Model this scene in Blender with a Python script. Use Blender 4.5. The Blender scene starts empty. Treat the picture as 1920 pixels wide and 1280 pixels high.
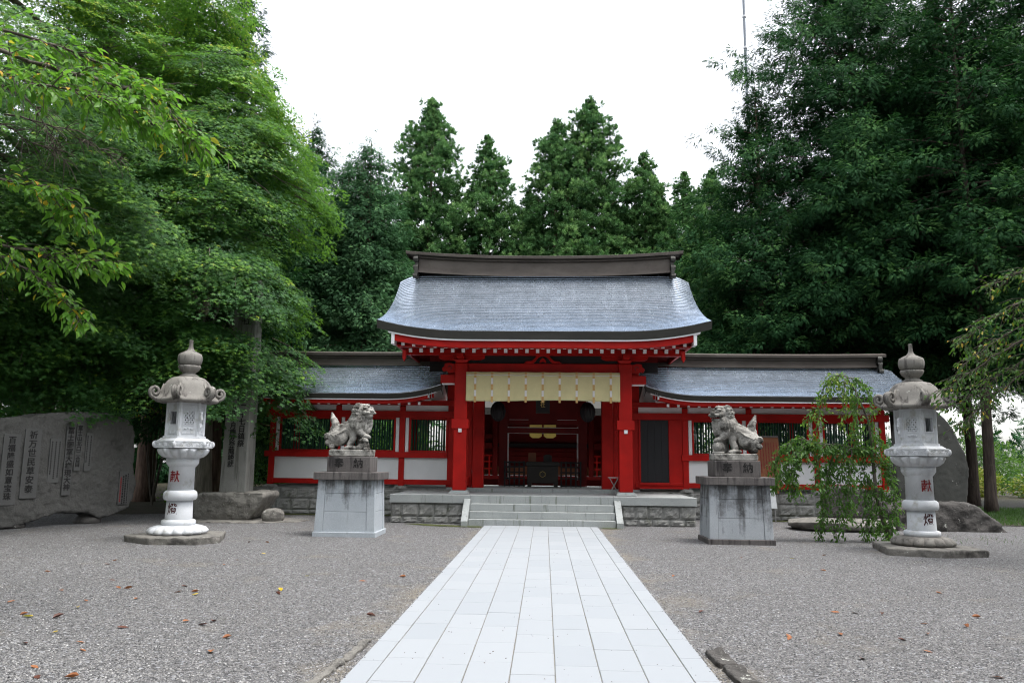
import bpy, bmesh, math, random
import numpy as np
from mathutils import Vector, Matrix, noise
random.seed(7)
RNG = np.random.default_rng(7)
S = bpy.context.scene
COL = S.collection
R = math.radians

# ------------------------------------------------------------------ camera
cam_d = bpy.data.cameras.new('camera')
cam = bpy.data.objects.new('camera', cam_d)
COL.objects.link(cam)
S.camera = cam
cam_d.sensor_width = 36.0
cam_d.lens = 36.0 * 1473.03 / 1920.0
cam_d.clip_start = 0.1
cam_d.clip_end = 2000
_r = Vector((0.99909662, 0.04097326, 0.01127532))
_u = Vector((-0.0050565, -0.14882091, 0.98885124))
_w = Vector((-0.04219447, 0.98801494, 0.14847929))
cam.matrix_world = Matrix(((_r.x, _u.x, -_w.x, 0.0588), (_r.y, _u.y, -_w.y, -19.328), (_r.z, _u.z, -_w.z, 1.6), (0, 0, 0, 1)))

# ------------------------------------------------------------------ world, sun, exposure
W = bpy.data.worlds.new('World')
S.world = W
W.use_nodes = True
nt = W.node_tree
nt.nodes.clear()
sky = nt.nodes.new('ShaderNodeTexSky')
sky.sky_type = 'NISHITA'
sky.sun_disc = False
SUN_DIR = Vector((0.30, -0.10, 0.93)).normalized()
sky.sun_elevation = math.asin(SUN_DIR.z)
sky.sun_rotation = math.atan2(SUN_DIR.x, SUN_DIR.y)
sky.air_density = 1.0
sky.dust_density = 3.0
sky.ozone_density = 1.0
hs = nt.nodes.new('ShaderNodeHueSaturation')
hs.inputs['Saturation'].default_value = 0.22
bg = nt.nodes.new('ShaderNodeBackground')
bg.inputs['Strength'].default_value = 0.15
wo = nt.nodes.new('ShaderNodeOutputWorld')
nt.links.new(sky.outputs[0], hs.inputs['Color'])
nt.links.new(hs.outputs[0], bg.inputs[0])
nt.links.new(bg.outputs[0], wo.inputs[0])
sun_d = bpy.data.lights.new('sun', 'SUN')
sun_d.energy = 0.5
sun_d.angle = R(14)
sun_d.color = (1.0, 0.95, 0.88)
sun = bpy.data.objects.new('sun', sun_d)
COL.objects.link(sun)
sun.rotation_euler = (-SUN_DIR).to_track_quat('-Z', 'Y').to_euler()
S.view_settings.view_transform = 'Standard'
S.view_settings.look = 'None'
S.view_settings.gamma = 1.0
S.view_settings.exposure = 1.82
S.render.engine = 'CYCLES'
S.cycles.max_bounces = 6
S.cycles.diffuse_bounces = 3
S.cycles.glossy_bounces = 3
S.cycles.transmission_bounces = 3
S.cycles.transparent_max_bounces = 4
S.cycles.caustics_reflective = False
S.cycles.caustics_refractive = False
S.cycles.use_denoising = True
S.cycles.pixel_filter_type = 'BLACKMAN_HARRIS'
S.cycles.filter_width = 1.15
S.cycles.sample_clamp_indirect = 4.0

# ------------------------------------------------------------------ material helpers
class NT:
    def __init__(s, name):
        s.m = bpy.data.materials.new(name)
        s.m.use_nodes = True
        s.t = s.m.node_tree
        s.b = s.t.nodes['Principled BSDF']
        s.out = s.t.nodes['Material Output']
        tc = s.t.nodes.new('ShaderNodeTexCoord')
        s.obj = tc.outputs['Object']
        s.nrm = tc.outputs['Normal']
    def n(s, typ, **kw):
        nd = s.t.nodes.new(typ)
        for k, v in kw.items():
            setattr(nd, k, v)
        return nd
    def l(s, a, b):
        s.t.links.new(a, b)
    def mapping(s, scale):
        mp = s.n('ShaderNodeMapping')
        mp.inputs['Scale'].default_value = scale
        s.l(s.obj, mp.inputs[0])
        return mp.outputs[0]
    def noise(s, scale, detail=4, rough=.55, vec=None):
        nd = s.n('ShaderNodeTexNoise')
        nd.inputs['Scale'].default_value = scale
        nd.inputs['Detail'].default_value = detail
        nd.inputs['Roughness'].default_value = rough
        s.l(vec if vec is not None else s.obj, nd.inputs['Vector'])
        return nd.outputs['Fac']
    def ramp(s, fac, stops):
        nd = s.n('ShaderNodeValToRGB')
        cr = nd.color_ramp
        while len(cr.elements) < len(stops):
            cr.elements.new(.5)
        for e, (p, c) in zip(cr.elements, stops):
            e.position = p
            e.color = (c[0], c[1], c[2], 1) if not isinstance(c, (int, float)) else (c, c, c, 1)
        s.l(fac, nd.inputs[0])
        return nd.outputs[0]
    def mix(s, fac, a, b, mode='MIX'):
        nd = s.n('ShaderNodeMix', data_type='RGBA', blend_type=mode)
        for sock, v in ((nd.inputs[0], fac), (nd.inputs[6], a), (nd.inputs[7], b)):
            if isinstance(v, (int, float)):
                sock.default_value = v
            elif isinstance(v, tuple):
                sock.default_value = (v[0], v[1], v[2], 1)
            else:
                s.l(v, sock)
        return nd.outputs[2]
    def math(s, op, a, b=0.0):
        nd = s.n('ShaderNodeMath', operation=op)
        for i, v in enumerate((a, b)):
            if isinstance(v, (int, float)):
                nd.inputs[i].default_value = v
            else:
                s.l(v, nd.inputs[i])
        return nd.outputs[0]
    def bump(s, h, dist=.01, strength=.6):
        nd = s.n('ShaderNodeBump')
        nd.inputs['Distance'].default_value = dist
        nd.inputs['Strength'].default_value = strength
        s.l(h, nd.inputs['Height'])
        s.l(nd.outputs[0], s.b.inputs['Normal'])
    def attr(s, name):
        return s.n('ShaderNodeAttribute', attribute_name=name).outputs['Fac']
    def color(s, c):
        if isinstance(c, tuple):
            s.b.inputs['Base Color'].default_value = (c[0], c[1], c[2], 1)
        else:
            s.l(c, s.b.inputs['Base Color'])
    def set(s, rough=.6, metal=0.0, spec=.5):
        s.b.inputs['Roughness'].default_value = rough
        s.b.inputs['Metallic'].default_value = metal
        s.b.inputs['Specular IOR Level'].default_value = spec
        return s.m

def m_paint(name, c, rough=.5, var=.25, spec=.4):
    t = NT(name)
    a = t.noise(2.2, 5)
    b = t.noise(40, 3)
    col = t.mix(t.ramp(a, [(.3, 0.0), (.75, 1.0)]), tuple(x * (1 - var) for x in c), tuple(min(1, x * (1 + var * .6)) for x in c))
    col = t.mix(t.math('MULTIPLY', b, .25), col, tuple(x * .6 for x in c))
    t.color(col)
    t.bump(b, .002, .3)
    return t.set(rough, 0, spec)

def m_stone(name, c1, c2, speck=.25, stain=None, stain_amt=0.0, streak=False, bump=.006, lichen=0.0, bscale=60, top=None):
    """granite like stone: large patches, fine speckle, optional black weather stains (a pattern of their own) and pale lichen"""
    t = NT(name)
    big = t.noise(1.7, 6, .6)
    fine = t.noise(140, 2, .7)
    col = t.mix(t.ramp(big, [(.32, 0.0), (.68, 1.0)]), c1, c2)
    sp = t.ramp(fine, [(.35, 0.0), (.65, 1.0)])
    col = t.mix(speck, col, t.mix(sp, tuple(x * .45 for x in c1), tuple(min(1, x * 1.35) for x in c2)))
    if stain:
        if streak:
            f = t.noise(1.0, 6, .62, t.mapping((9, 9, .9)))
        else:
            f = t.noise(3.2, 8, .68)
        lo = .62 - stain_amt * .35
        f = t.ramp(f, [(lo, 0.0), (lo + .16, 1.0)])
        if top is not None:  # stains run down from the upper edge of the stone
            sx = t.n('ShaderNodeSeparateXYZ')
            t.l(t.obj, sx.inputs[0])
            mr = t.n('ShaderNodeMapRange')
            mr.inputs['From Min'].default_value = top[0]
            mr.inputs['From Max'].default_value = top[1]
            t.l(sx.outputs['Z'], mr.inputs['Value'])
            f2 = t.noise(1.0, 6, .62, t.mapping((7, 7, .6)))
            f3 = t.noise(5, 8, .75)
            f = t.ramp(t.math('ADD', t.math('ADD', mr.outputs[0], t.math('MULTIPLY', t.math('SUBTRACT', f2, .5), 2.2)), t.math('MULTIPLY', t.math('SUBTRACT', f3, .5), 1.6)), [(.35, 0.0), (1.0, 1.0)])
            f = t.math('MULTIPLY', f, .85)
        col = t.mix(f, col, stain)
    if lichen:
        v = t.noise(9, 5, .7)
        f = t.ramp(v, [(.66 - lichen * .1, 0.0), (.72 - lichen * .1, 1.0)])
        col = t.mix(f, col, (.45, .46, .42))
    t.color(col)
    h = t.math('ADD', t.noise(bscale, 4, .7), t.math('MULTIPLY', t.noise(8, 5, .6), 1.4))
    t.bump(h, bump, .7)
    return t.set(.82, 0, .3)

def m_flat(name, c, rough=.6, metal=0, spec=.4):
    t = NT(name)
    f = t.noise(14, 4)
    t.color(t.mix(f, tuple(x * .8 for x in c), tuple(min(1, x * 1.15) for x in c)))
    return t.set(rough, metal, spec)

def m_copper(name, c1, c2, rough=.38, metal=.75, smap=(14, 1.2, 1.2), samt=.35):
    t = NT(name)
    a = t.noise(1.1, 6, .65, t.mapping((1, 1, 3)))
    st = t.noise(1.0, 5, .7, t.mapping(smap))
    col = t.mix(t.ramp(a, [(.3, 0.0), (.7, 1.0)]), c1, c2)
    col = t.mix(t.math('MULTIPLY', t.ramp(st, [(.5, 0.0), (.72, 1.0)]), samt), col, tuple(min(1, x * 1.5) for x in c2))
    tint = t.attr('tint')
    col = t.mix(t.math('MULTIPLY', tint, .45), col, tuple(x * .55 for x in c1))
    t.color(col)
    t.l(t.ramp(st, [(.2, rough - .03), (.8, rough + .06)]), t.b.inputs['Roughness'])
    t.bump(t.noise(9, 3), .004, .08)
    m = t.set(rough, metal, .5)
    return m

def m_leaf(name, stops, trans=.35, rough=.5, spec=.35, tcol=(.25, .55, .05)):
    t = NT(name)
    col = t.ramp(t.attr('tint'), stops)
    t.color(col)
    t.set(rough, 0, spec)
    tr = t.n('ShaderNodeBsdfTranslucent')
    t.l(t.mix(.5, col, tcol, 'MIX'), tr.inputs[0])
    mx = t.n('ShaderNodeMixShader')
    mx.inputs[0].default_value = trans
    t.l(t.b.outputs[0], mx.inputs[1])
    t.l(tr.outputs[0], mx.inputs[2])
    t.l(mx.outputs[0], t.out.inputs[0])
    return t.m

def m_bark(name, c1, c2):
    t = NT(name)
    f = t.noise(1.0, 6, .65, t.mapping((14, 14, 1.6)))
    g = t.noise(3, 4)
    col = t.mix(t.ramp(f, [(.35, 0.0), (.65, 1.0)]), c1, c2)
    col = t.mix(t.ramp(g, [(.6, 0.0), (.75, .5)]), col, (.16, .18, .1))
    t.color(col)
    t.bump(f, .03, .9)
    return t.set(.9, 0, .2)

def m_gravel():
    t = NT('gravel')
    v = t.n('ShaderNodeTexVoronoi')
    v.inputs['Scale'].default_value = 88
    t.l(t.obj, v.inputs['Vector'])
    v2 = t.n('ShaderNodeTexVoronoi')
    v2.inputs['Scale'].default_value = 44
    t.l(t.obj, v2.inputs['Vector'])
    sx = t.n('ShaderNodeSeparateXYZ')
    t.l(v.outputs['Color'], sx.inputs[0])
    base = t.ramp(sx.outputs['X'], [(0, (.045, .045, .048)), (.25, (.13, .13, .135)), (.6, (.215, .214, .218)), (.86, (.275, .273, .268)), (.97, (.40, .40, .41))])
    warm = t.ramp(sx.outputs['Y'], [(.65, 0.0), (.95, .35)])
    base = t.mix(warm, base, t.mix(1.0, base, (1.0, .86, .70), 'MULTIPLY'))
    sy = t.n('ShaderNodeSeparateXYZ')
    t.l(v2.outputs['Color'], sy.inputs[0])
    base = t.mix(t.ramp(sy.outputs['X'], [(.93, 0.0), (.95, .8)]), base, (.42, .43, .46))
    base = t.mix(t.ramp(sy.outputs['Y'], [(.92, 0.0), (.94, .7)]), base, (.06, .06, .065))
    big = t.noise(.45, 5, .6)
    base = t.mix(t.ramp(big, [(.3, 0.0), (.7, .5)]), base, t.mix(1.0, base, (.78, .77, .76), 'MULTIPLY'))
    # sandy worn patches, mostly along the paving
    sep = t.n('ShaderNodeSeparateXYZ')
    t.l(t.obj, sep.inputs[0])
    ax = t.math('ABSOLUTE', t.math('ADD', sep.outputs['X'], .02))
    near = t.n('ShaderNodeMapRange')
    near.inputs['From Min'].default_value = 2.1
    near.inputs['From Max'].default_value = 1.35
    t.l(ax, near.inputs['Value'])
    sn = t.noise(.9, 6, .65)
    sand = t.ramp(t.math('ADD', t.math('MULTIPLY', near.outputs[0], .16), sn), [(.58, 0.0), (.80, .6)])
    sandc = t.mix(sx.outputs['Z'], (.23, .20, .15), (.36, .315, .24))
    base = t.mix(sand, base, sandc)
    t.color(base)
    d = t.math('SUBTRACT', 1.0, v.outputs['Distance'])
    t.bump(d, .02, 1.0)
    return t.set(.85, 0, .25)

M = {}
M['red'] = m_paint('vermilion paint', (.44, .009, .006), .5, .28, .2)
M['shadered'] = m_paint('red paint darkened for shade', (.17, .008, .007), .5, .3, .2)  # the red, darkened in colour for the shade inside the buildings
M['white'] = m_paint('white plaster', (.78, .79, .80), .6, .06)
M['tipw'] = m_paint('white end paint', (.84, .85, .87), .5, .04)
M['green'] = m_paint('dark green lattice paint', (.012, .05, .032), .45, .3)
M['black'] = m_flat('black lacquer', (.012, .010, .011), .55)
M['bdoor'] = m_flat('black door board', (.010, .010, .013), .5)
M['copper'] = m_copper('copper roof sheet', (.60, .68, .78), (.65, .72, .82), .24, .88, (5, 1, 1), .03)
M['bronze'] = m_copper('brown copper ridge sheet', (.075, .062, .053), (.13, .112, .098), .5, .4, (1.6, 1.6, 3), .3)
M['eave'] = m_copper('dark eave edge copper', (.035, .035, .031), (.058, .056, .048), .6, .2, (1.5, 1.5, 40), .3)
M['gold'] = m_flat('gold leaf metal', (.60, .44, .12), .35, .8)
M['granite'] = m_stone('step granite', (.28, .30, .30), (.37, .39, .385), .3, (.11, .125, .09), .12, True)
M['rough'] = m_stone('rock faced masonry', (.19, .19, .18), (.31, .31, .295), .35, (.07, .075, .05), .2, False, .02, 0, 30)
M['ped'] = m_stone('weathered grey granite', (.37, .41, .45), (.46, .50, .535), .32, (.05, .048, .045), .0, True, .004, 0, 60, (.55, 1.25))
M['ped2'] = m_stone('black stained granite', (.34, .37, .40), (.45, .48, .51), .32, (.035, .033, .032), .0, True, .004, 0, 60, (-.05, 1.25))
M['capst'] = m_stone('stained cap stone', (.085, .076, .075), (.16, .148, .142), .3, (.03, .027, .028), .35, True, .005, 0)
M['statue'] = m_stone('carved old stone', (.23, .22, .20), (.43, .42, .39), .35, (.05, .046, .04), .5, False, .008, .25, 50)
M['lantern'] = m_stone('pale lantern granite', (.55, .57, .60), (.66, .68, .705), .18, (.38, .375, .34), .22, False, .003, 0, 90)
M['lroof'] = m_stone('weathered lantern roof', (.15, .138, .125), (.25, .24, .22), .25, (.06, .054, .05), .3, True, .006, .2, 60)
M['plinth'] = m_stone('flat plinth stone', (.14, .132, .12), (.23, .22, .20), .35, (.06, .057, .053), .35, False, .02, .3, 30)
M['rock'] = m_stone('brown boulder', (.13, .125, .115), (.25, .24, .215), .35, (.07, .066, .06), .3, False, .02, .35, 25)
M['drock'] = m_stone('dark volcanic boulder', (.045, .042, .040), (.10, .094, .088), .35, (.03, .028, .026), .3, False, .03, .35, 20)
M['stele'] = m_stone('smooth slate stele', (.045, .047, .043), (.075, .077, .07), .2, (.032, .032, .028), .25, False, .004, .05, 40)
M['bigst'] = m_stone('hewn monument stone', (.078, .077, .072), (.118, .116, .11), .4, (.05, .048, .045), .2, False, .03, 0, 22)
M['panelst'] = m_stone('smoothed inscription panel', (.092, .092, .09), (.118, .118, .115), .2, None, 0, False, .002, 0)
M['obel'] = m_stone('obelisk granite', (.16, .16, .15), (.23, .23, .215), .3, (.09, .09, .08), .25, True, .006, 0)
M['ink'] = m_flat('black carved paint', (.012, .011, .011), .7)
M['inkred'] = m_flat('red carved paint', (.20, .008, .010), .6)
M['inkdark'] = m_flat('maroon carved paint', (.06, .014, .014), .6)
M['gravel'] = m_gravel()
def m_slab():
    t = NT('pale granite paving')
    a = t.noise(2.0, 6, .6)
    f = t.noise(160, 2, .7)
    col = t.mix(t.attr('tint'), (.285, .308, .332), (.312, .332, .353))
    col = t.mix(t.ramp(a, [(.62, 0.0), (.80, .5)]), col, (.30, .315, .34))
    col = t.mix(t.math('MULTIPLY', f, .22), col, (.35, .37, .40))
    t.color(col)
    t.bump(f, .002, .4)
    return t.set(.65, 0, .4)
M['slab'] = m_slab()
M['joint'] = m_stone('joint mortar', (.13, .125, .10), (.24, .23, .20), .4)
M['cloth'] = m_paint('cream curtain cloth', (.68, .61, .34), .85, .10, .1)
M['tapew'] = m_flat('white brocade tape', (.72, .70, .70), .7)
M['tapeo'] = m_flat('orange brocade tape', (.58, .36, .14), .7)
M['wood'] = m_paint('dark box wood', (.022, .016, .013), .5, .4)
M['board'] = m_paint('brown notice wood', (.22, .075, .028), .55, .35)
M['steel'] = m_flat('steel tube', (.45, .45, .45), .35, .8)
M['bark'] = m_bark('maple bark', (.05, .043, .035), (.15, .13, .105))
M['barkp'] = m_bark('pale mossy bark', (.16, .15, .12), (.34, .31, .26))
M['barkc'] = m_bark('reddish cedar bark', (.075, .05, .04), (.22, .155, .12))
M['barkd'] = m_bark('dark conifer bark', (.035, .027, .023), (.10, .078, .065))
M['twig'] = m_bark('grey twig bark', (.07, .06, .05), (.20, .18, .155))
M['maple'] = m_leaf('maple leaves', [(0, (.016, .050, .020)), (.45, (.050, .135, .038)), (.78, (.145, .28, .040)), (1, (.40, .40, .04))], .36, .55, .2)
M['cherry'] = m_leaf('cherry leaves', [(0, (.060, .17, .022)), (.6, (.115, .28, .030)), (.94, (.18, .35, .045)), (.965, (.60, .42, .03)), (1, (.66, .38, .03))], .45, .42, .3)
M['weep'] = m_leaf('weeping cherry leaves', [(0, (.038, .090, .028)), (.6, (.08, .165, .04)), (1, (.26, .33, .055))], .38, .5, .2)
M['cherryr'] = m_leaf('small cherry leaves', [(0, (.018, .055, .014)), (.6, (.045, .115, .026)), (.93, (.08, .17, .035)), (.97, (.40, .30, .04)), (1, (.45, .28, .04))], .32, .5, .2)
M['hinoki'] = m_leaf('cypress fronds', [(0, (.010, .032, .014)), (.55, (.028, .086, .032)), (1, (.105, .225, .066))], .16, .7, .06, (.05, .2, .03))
M['hinokilit'] = m_leaf('bluish sunlit cypress fronds', [(0, (.040, .095, .050)), (.6, (.085, .185, .085)), (1, (.16, .30, .12))], .25, .7, .06, (.08, .25, .08))  # bluish fronds, made lighter in colour for the light falling on them
M['sugi'] = m_leaf('cedar tufts', [(0, (.036, .095, .040)), (.6, (.10, .205, .072)), (1, (.21, .35, .12))], .24, .7, .08, (.08, .25, .04))
M['shrub'] = m_leaf('shrub leaves', [(0, (.02, .06, .015)), (.5, (.06, .13, .025)), (1, (.30, .27, .04))], .3)
M['grass'] = m_leaf('grass blades', [(0, (.02, .06, .014)), (1, (.06, .13, .03))], .3)
M['soil'] = m_stone('forest soil', (.035, .03, .022), (.07, .062, .042), .4, (.03, .05, .015), .3, False, .03)
M['moss'] = m_stone('moss', (.035, .05, .010), (.08, .095, .02), .4, (.09, .08, .05), .2, False, .02)
M['leafy'] = m_leaf('yellow fallen leaf', [(0, (.60, .42, .04)), (1, (.70, .52, .10))], .2)
M['leafo'] = m_leaf('orange brown fallen leaf', [(0, (.30, .12, .05)), (1, (.40, .19, .08))], .1, tcol=(.4, .15, .04))
M['leafb'] = m_leaf('dark brown fallen leaf', [(0, (.10, .035, .022)), (1, (.16, .05, .03))], .05, tcol=(.1, .03, .02))

# ------------------------------------------------------------------ geometry helpers
def V3(*a):
    return Vector(a)

class MB:
    def __init__(s):
        s.v = []
        s.f = []
        s.t = {}
    def box(s, x0, x1, y0, y1, z0, z1):
        return s.hexa([(x0, y0, z0), (x1, y0, z0), (x1, y1, z0), (x0, y1, z0), (x0, y0, z1), (x1, y0, z1), (x1, y1, z1), (x0, y1, z1)])
    def hexa(s, p):
        b = len(s.v)
        s.v += [tuple(q) for q in p]
        for q in ((3, 2, 1, 0), (4, 5, 6, 7), (0, 1, 5, 4), (1, 2, 6, 5), (2, 3, 7, 6), (3, 0, 4, 7)):
            s.f.append(tuple(b + i for i in q))
        return s
    def bar(s, p, q, w, h, up=(0, 0, 1)):
        p, q = Vector(p), Vector(q)
        d = (q - p).normalized()
        up = Vector(up)
        if abs(d.dot(up)) > .98:
            up = Vector((0, 1, 0))
        a = d.cross(up).normalized() * w / 2
        c = a.cross(d).normalized() * h / 2
        return s.hexa([p - a - c, p + a - c, q + a - c, q - a - c, p - a + c, p + a + c, q + a + c, q - a + c])
    def tube(s, pts, rad, n=8, cap=True):
        pts = [Vector(p) for p in pts]
        if not isinstance(rad, (list, tuple)):
            rad = [rad] * len(pts)
        b = len(s.v)
        prev = None
        for i, p in enumerate(pts):
            d = (pts[min(i + 1, len(pts) - 1)] - pts[max(i - 1, 0)])
            d = d.normalized() if d.length > 1e-9 else Vector((0, 0, 1))
            if prev is None:
                a = d.cross(Vector((0, 0, 1)) if abs(d.z) < .9 else Vector((1, 0, 0))).normalized()
            else:
                a = (prev - d * prev.dot(d)).normalized()
            prev = a
            c = d.cross(a)
            for k in range(n):
                t = 2 * math.pi * k / n
                s.v.append(tuple(p + (a * math.cos(t) + c * math.sin(t)) * rad[i]))
        for i in range(len(pts) - 1):
            for k in range(n):
                k2 = (k + 1) % n
                s.f.append((b + i * n + k, b + i * n + k2, b + (i + 1) * n + k2, b + (i + 1) * n + k))
        if cap:
            s.f.append(tuple(b + k for k in range(n))[::-1])
            s.f.append(tuple(b + (len(pts) - 1) * n + k for k in range(n)))
        return s
    def lathe(s, prof, n=24, c=(0, 0, 0), mod=None):
        b = len(s.v)
        for i, (r, z) in enumerate(prof):
            for k in range(n):
                t = 2 * math.pi * k / n
                rr, zz = (r, z) if mod is None else mod(r, z, t, i)
                s.v.append((c[0] + rr * math.cos(t), c[1] + rr * math.sin(t), c[2] + zz))
        m = len(prof)
        for i in range(m - 1):
            for k in range(n):
                k2 = (k + 1) % n
                s.f.append((b + i * n + k, b + i * n + k2, b + (i + 1) * n + k2, b + (i + 1) * n + k))
        s.f.append(tuple(b + k for k in range(n))[::-1])
        s.f.append(tuple(b + (m - 1) * n + k for k in range(n)))
        return s
    def prism(s, poly, f0, f1):
        """poly: 2d points, f0/f1 map (a,b) to the two faces"""
        b = len(s.v)
        n = len(poly)
        s.v += [tuple(f0(*p)) for p in poly] + [tuple(f1(*p)) for p in poly]
        s.f.append(tuple(b + k for k in range(n))[::-1])
        s.f.append(tuple(b + n + k for k in range(n)))
        for k in range(n):
            k2 = (k + 1) % n
            s.f.append((b + k, b + k2, b + n + k2, b + n + k))
        return s
    def ball(s, c, r, rot=None, nu=12, nv=8):
        r = (r, r, r) if isinstance(r, (int, float)) else r
        b = len(s.v)
        for i in range(1, nv):
            th = math.pi * i / nv
            for k in range(nu):
                ph = 2 * math.pi * k / nu
                p = Vector((r[0] * math.sin(th) * math.cos(ph), r[1] * math.sin(th) * math.sin(ph), r[2] * math.cos(th)))
                if rot:
                    p = rot @ p
                s.v.append((c[0] + p.x, c[1] + p.y, c[2] + p.z))
        tp = Vector((0, 0, r[2]))
        if rot:
            tp = rot @ tp
        s.v.append((c[0] + tp.x, c[1] + tp.y, c[2] + tp.z))
        s.v.append((c[0] - tp.x, c[1] - tp.y, c[2] - tp.z))
        top, bot = len(s.v) - 2, len(s.v) - 1
        for i in range(nv - 2):
            for k in range(nu):
                k2 = (k + 1) % nu
                s.f.append((b + i * nu + k, b + (i + 1) * nu + k, b + (i + 1) * nu + k2, b + i * nu + k2))
        for k in range(nu):
            k2 = (k + 1) % nu
            s.f.append((top, b + k, b + k2))
            s.f.append((bot, b + (nv - 2) * nu + k2, b + (nv - 2) * nu + k))
        return s
    def grid(s, P, tint=None):
        b = len(s.v)
        m, n = len(P), len(P[0])
        for row in P:
            s.v += [tuple(p) for p in row]
        for i in range(m - 1):
            for j in range(n - 1):
                s.f.append((b + i * n + j, b + i * n + j + 1, b + (i + 1) * n + j + 1, b + (i + 1) * n + j))
        return s
    def islands(s):
        par = list(range(len(s.v)))
        def fd(i):
            while par[i] != i:
                par[i] = par[par[i]]
                i = par[i]
            return i
        for f in s.f:
            for k in f[1:]:
                par[fd(k)] = fd(f[0])
        out = {}
        for f in s.f:
            out.setdefault(fd(f[0]), []).append(f)
        res = []
        for fs in out.values():
            m = MB()
            ids = sorted({i for f in fs for i in f})
            ix = {i: k for k, i in enumerate(ids)}
            m.v = [s.v[i] for i in ids]
            m.f = [tuple(ix[i] for i in f) for f in fs]
            res.append(m)
        return res
    def mesh(s, name, origin=(0, 0, 0), smooth=False):
        me = bpy.data.meshes.new(name)
        o = origin
        me.from_pydata([(x - o[0], y - o[1], z - o[2]) for x, y, z in s.v], [], s.f)
        if s.t:
            at = me.attributes.new('tint', 'FLOAT', 'FACE')
            vals = [s.t.get(i, 0.0) for i in range(len(s.f))]
            at.data.foreach_set('value', vals)
        if smooth:
            me.polygons.foreach_set('use_smooth', [True] * len(me.polygons))
        me.update()
        return me

def fix_normals(me):
    bm = bmesh.new()
    bm.from_mesh(me)
    bmesh.ops.recalc_face_normals(bm, faces=bm.faces)
    bm.to_mesh(me)
    bm.free()

def link(name, data, mat=None, parent=None, loc=None):
    o = bpy.data.objects.new(name, data)
    COL.objects.link(o)
    if mat is not None and data is not None and not data.materials:
        data.materials.append(mat)
    if parent is not None:
        o.parent = parent
    if loc is not None:
        o.location = loc
    return o

def tag(o, label=None, cat=None, group=None, kind=None):
    for k, v in (('label', label), ('category', cat), ('group', group), ('kind', kind)):
        if v is not None:
            o[k] = v
    return o

def bevel(o, w, seg=2, ang=35):
    b = o.modifiers.new('bevel', 'BEVEL')
    b.width = w
    b.segments = seg
    b.limit_method = 'ANGLE'
    b.angle_limit = R(ang)
    return o

class Thing:
    def __init__(s, name, label, cat, origin=(0, 0, 0), group=None):
        s.o = Vector(origin)
        s.e = bpy.data.objects.new(name, None)
        s.e.empty_display_size = .2
        COL.objects.link(s.e)
        s.e.location = s.o
        tag(s.e, label, cat, group)
    def part(s, name, mb, mat, bev=0, smooth=False, parent=None, label=None, norm=False):
        me = mb.mesh(name, s.o, smooth) if isinstance(mb, MB) else mb
        if norm:
            fix_normals(me)
        ob = link(name, me, mat, parent or s.e)
        if bev:
            bevel(ob, bev)
        if label:
            ob['label'] = label
        return ob

def _each(s, name, mb, mat, bev=0, smooth=False, parent=None, label=None, norm=False):
    return [s.part(name, m, mat, bev, smooth, parent, label, norm) for m in mb.islands()]
Thing.each = _each

def solo(name, label, cat, mb, mat, origin=(0, 0, 0), bev=0, smooth=False, group=None, norm=False):
    me = mb.mesh(name, origin, smooth) if isinstance(mb, MB) else mb
    if norm:
        fix_normals(me)
    o = link(name, me, mat, None, origin)
    if bev:
        bevel(o, bev)
    return tag(o, label, cat, group)

def structure(name, mb, mat, smooth=False):
    o = link(name, mb.mesh(name, (0, 0, 0), smooth), mat)
    o['kind'] = 'structure'
    return o

def copy_thing(e, loc, rz=0, label=None, sc=None):
    c = e.copy()
    COL.objects.link(c)
    c.location = loc
    c.rotation_euler = (0, 0, rz)
    if sc:
        c.scale = (sc, sc, sc)
    if label:
        c['label'] = label
    def rec(src, dst):
        for ch in src.children:
            k = ch.copy()
            COL.objects.link(k)
            k.parent = dst
            rec(ch, k)
    rec(e, c)
    return c

def remesh(mb, voxel, disp=None, smooth=True, pre=0):
    """melt the pieces of mb into one continuous skin, then roughen it"""
    me = mb.mesh('melt') if isinstance(mb, MB) else mb
    o = bpy.data.objects.new('melt', me)
    COL.objects.link(o)
    md = o.modifiers.new('r', 'REMESH')
    md.mode = 'VOXEL'
    md.voxel_size = voxel
    if pre:
        sm = o.modifiers.new('s', 'SMOOTH')
        sm.iterations = pre
        sm.factor = .5
    dg = bpy.context.evaluated_depsgraph_get()
    out = bpy.data.meshes.new_from_object(o.evaluated_get(dg))
    bpy.data.objects.remove(o)
    if disp:
        nv = len(out.vertices)
        nr = [v.normal.copy() for v in out.vertices]
        for i in range(nv):
            v = out.vertices[i]
            v.co = v.co + nr[i] * disp(v.co)
    if smooth:
        out.polygons.foreach_set('use_smooth', [True] * len(out.polygons))
    out.update()
    return out

def shift(me, d):
    for v in me.vertices:
        v.co = v.co - Vector(d)
    return me

def fnoise(p, s, seed=0):
    return noise.noise(Vector((p[0] * s + seed, p[1] * s - seed * .7, p[2] * s + seed * .3)))

def text_mesh(body, size, depth=.006, bold=0.0, vertical=True, gap=1.0):
    cu = bpy.data.curves.new('txt', 'FONT')
    cu.body = '\n'.join(body) if vertical else body
    cu.size = size
    cu.align_x = 'CENTER'
    cu.align_y = 'TOP'
    cu.space_line = gap
    cu.extrude = depth
    cu.offset = bold
    cu.resolution_u = 3
    o = bpy.data.objects.new('txt', cu)
    COL.objects.link(o)
    dg = bpy.context.evaluated_depsgraph_get()
    me = bpy.data.meshes.new_from_object(o.evaluated_get(dg))
    bpy.data.objects.remove(o)
    bpy.data.curves.remove(cu)
    return me

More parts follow.
